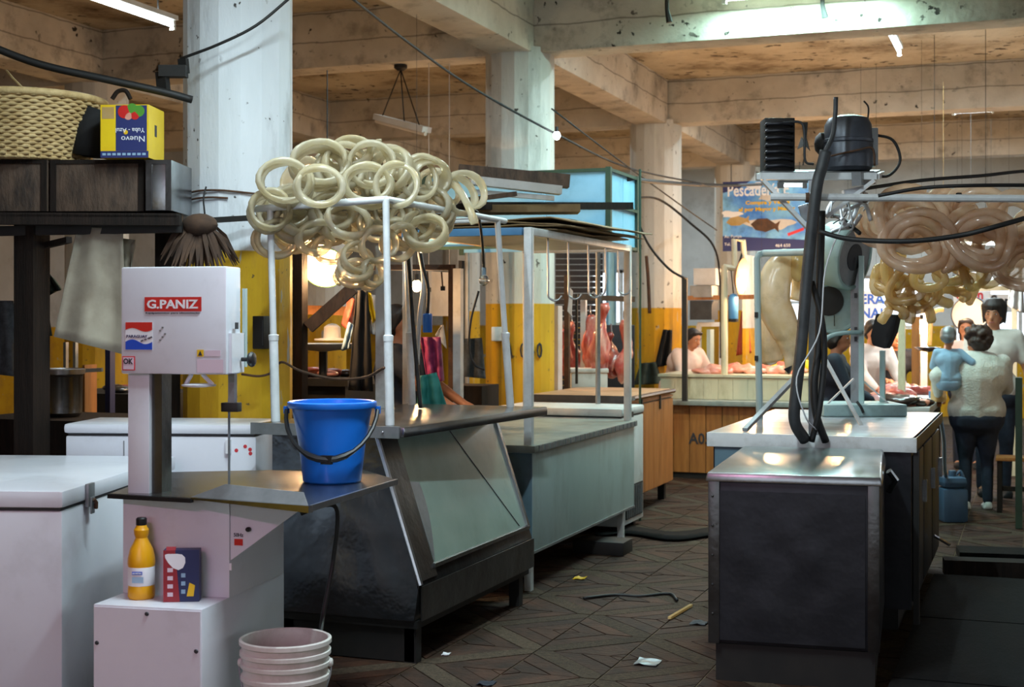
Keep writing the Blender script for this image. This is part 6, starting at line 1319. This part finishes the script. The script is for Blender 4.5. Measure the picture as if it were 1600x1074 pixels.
    hb = MB().ell((0, .022, .045), (.092, .098, .098), 18, 12).ell((0, .045, .0), (.088, .075, .10), 16, 10).cap((-.06, -.055, .095), (.06, -.055, .095), .026, .026)
    for s in (-1, 1): hb.cap((s * .075, -.03, .07), (s * .083, .02, -.03), .02, .018)
    if shaggy:
        rr_ = random.Random(8); hb.ell((0, .012, .055), (.098, .106, .10), 18, 12)
        for q in range(54):
            a = rr_.uniform(0, 6.283); fx, fy_ = math.cos(a), math.sin(a); front = fy_ < -.35; z1 = rr_.uniform(.045, .075) if front else rr_.uniform(-.075, -.02)
            if front and abs(fx) > .75: z1 = rr_.uniform(-.02, .03)
            hb.cap((fx * .06, .01 + fy_ * .065, .135), (fx * .098, .012 + fy_ * .108, .085), .018, .017); hb.cap((fx * .098, .012 + fy_ * .108, .085), (fx * .093, .014 + fy_ * .102, z1), .017, .008)
    if long_hair: hb.ell((0, .06, -.06), (.09, .06, .15), 14, 9)
    if curly:
        rr_ = random.Random(2)
        for q in range(46):
            u = V((rr_.gauss(0, 1), rr_.gauss(.5, 1), rr_.gauss(.3, 1))).normalized(); hb.ell(V((u.x * .10, .03 + u.y * .105, .03 + u.z * .11)), .028, 8, 6)
    if hat is None:
        hb = MB().add([Hd(p) for p in hb.v], hb.f); F_(remesh(hb, .011, 3)).build('hair', hairm, t, smooth=True)
    else:
        hb = MB().ell((0, .015, .05), (.094, .11, .088), 18, 12).ell((0, .05, .01), (.09, .08, .08), 14, 9); hb = MB().add([Hd(p) for p in hb.v], hb.f); F_(remesh(hb, .011, 3)).build('cap', hat, t, smooth=True)
    return t
def spot(px, d): p = at(px, 500, d); return (p.x, p.y)
CAMZ = TH                                               # rz for somebody facing the camera
person('woman in a pale knitted sweater and dark jeans seen from behind, carrying a child', spot(1526, 11.95), CAMZ + math.pi - .2, 1.49, 'knit', 'jeans', 'hair_brown', sleeve='long', fat=1.85, hs=1.12, curly=True, yaw=.5, hands={-1: (-.22, -.36, 1.10), 1: (.36, .03, 1.10)}, shoes='cloth_white')
person('young man in a white T-shirt standing behind the woman, looking left', spot(1553, 12.8), CAMZ - .2, 1.74, 'cloth_white', 'jeans', yaw=-.35, pitch=.05, fat=1.08, shaggy=True, hands={-1: (-.18, -.28, 1.0), 1: (.30, -.10, .92)})
person('small child in pale blue with a grey cap carried on the arm', spot(1482, 11.85), CAMZ + math.pi - .1, .80, 'cloth_blue', 'cloth_blue', hat='galv', sleeve='long', fat=1.3, z0=.66, yaw=-.4, legs='sit', hs=1.5, hands={-1: (-.5, -.12, 1.30), 1: (.12, -.3, 1.25)})
person('girl whose face shows between the child and the young man', spot(1510, 15.2), CAMZ - .2, 1.58, 'cloth_pink', 'jeans', 'hair_brown', long_hair=True, yaw=-.2)
person('man in a dark jacket in profile behind the scale', spot(1296, 11.5), CAMZ + 1.25, 1.53, 'cloth_navy', 'jeans', sleeve='long', fat=1.15, lean=.12, hands={-1: (-.1, -.38, 1.05), 1: (.16, -.36, 1.05)})
person('person in a pinkish white shirt leaning over the meat table', spot(1352, 14.15), CAMZ + .3, 1.58, 'cloth_pink', 'jeans', sleeve='long', fat=1.1, lean=.25, pitch=.25, hands={-1: (-.12, -.42, .98), 1: (.22, -.42, .98)})
person('person in dark clothes half hidden behind the hanging black bag', spot(1395, 14.8), CAMZ, 1.50, 'cloth_navy', 'jeans', sleeve='short', lean=.2, hands={-1: (-.16, -.36, 1.1), 1: (.26, -.25, .98)})
person('fish seller in a cream shirt bending over the tiled counter', spot(1056, 15.65), CAMZ + .75, 1.52, 'cloth_pink', 'cloth_navy', sleeve='long', fat=1.35, lean=.42, pitch=.3, hands={-1: (-.12, -.52, 1.16), 1: (.20, -.52, 1.16)})
person('butcher in dark clothes standing behind the pipe uprights, facing right', spot(624, 9.2), CAMZ + 1.2, 1.66, 'cloth_navy', 'cloth_navy', sleeve='short', fat=1.1, yaw=.1, hands={-1: (-.12, -.42, 1.08), 1: (.15, -.40, 1.08)})

bpy.data.scenes.remove(TMP)
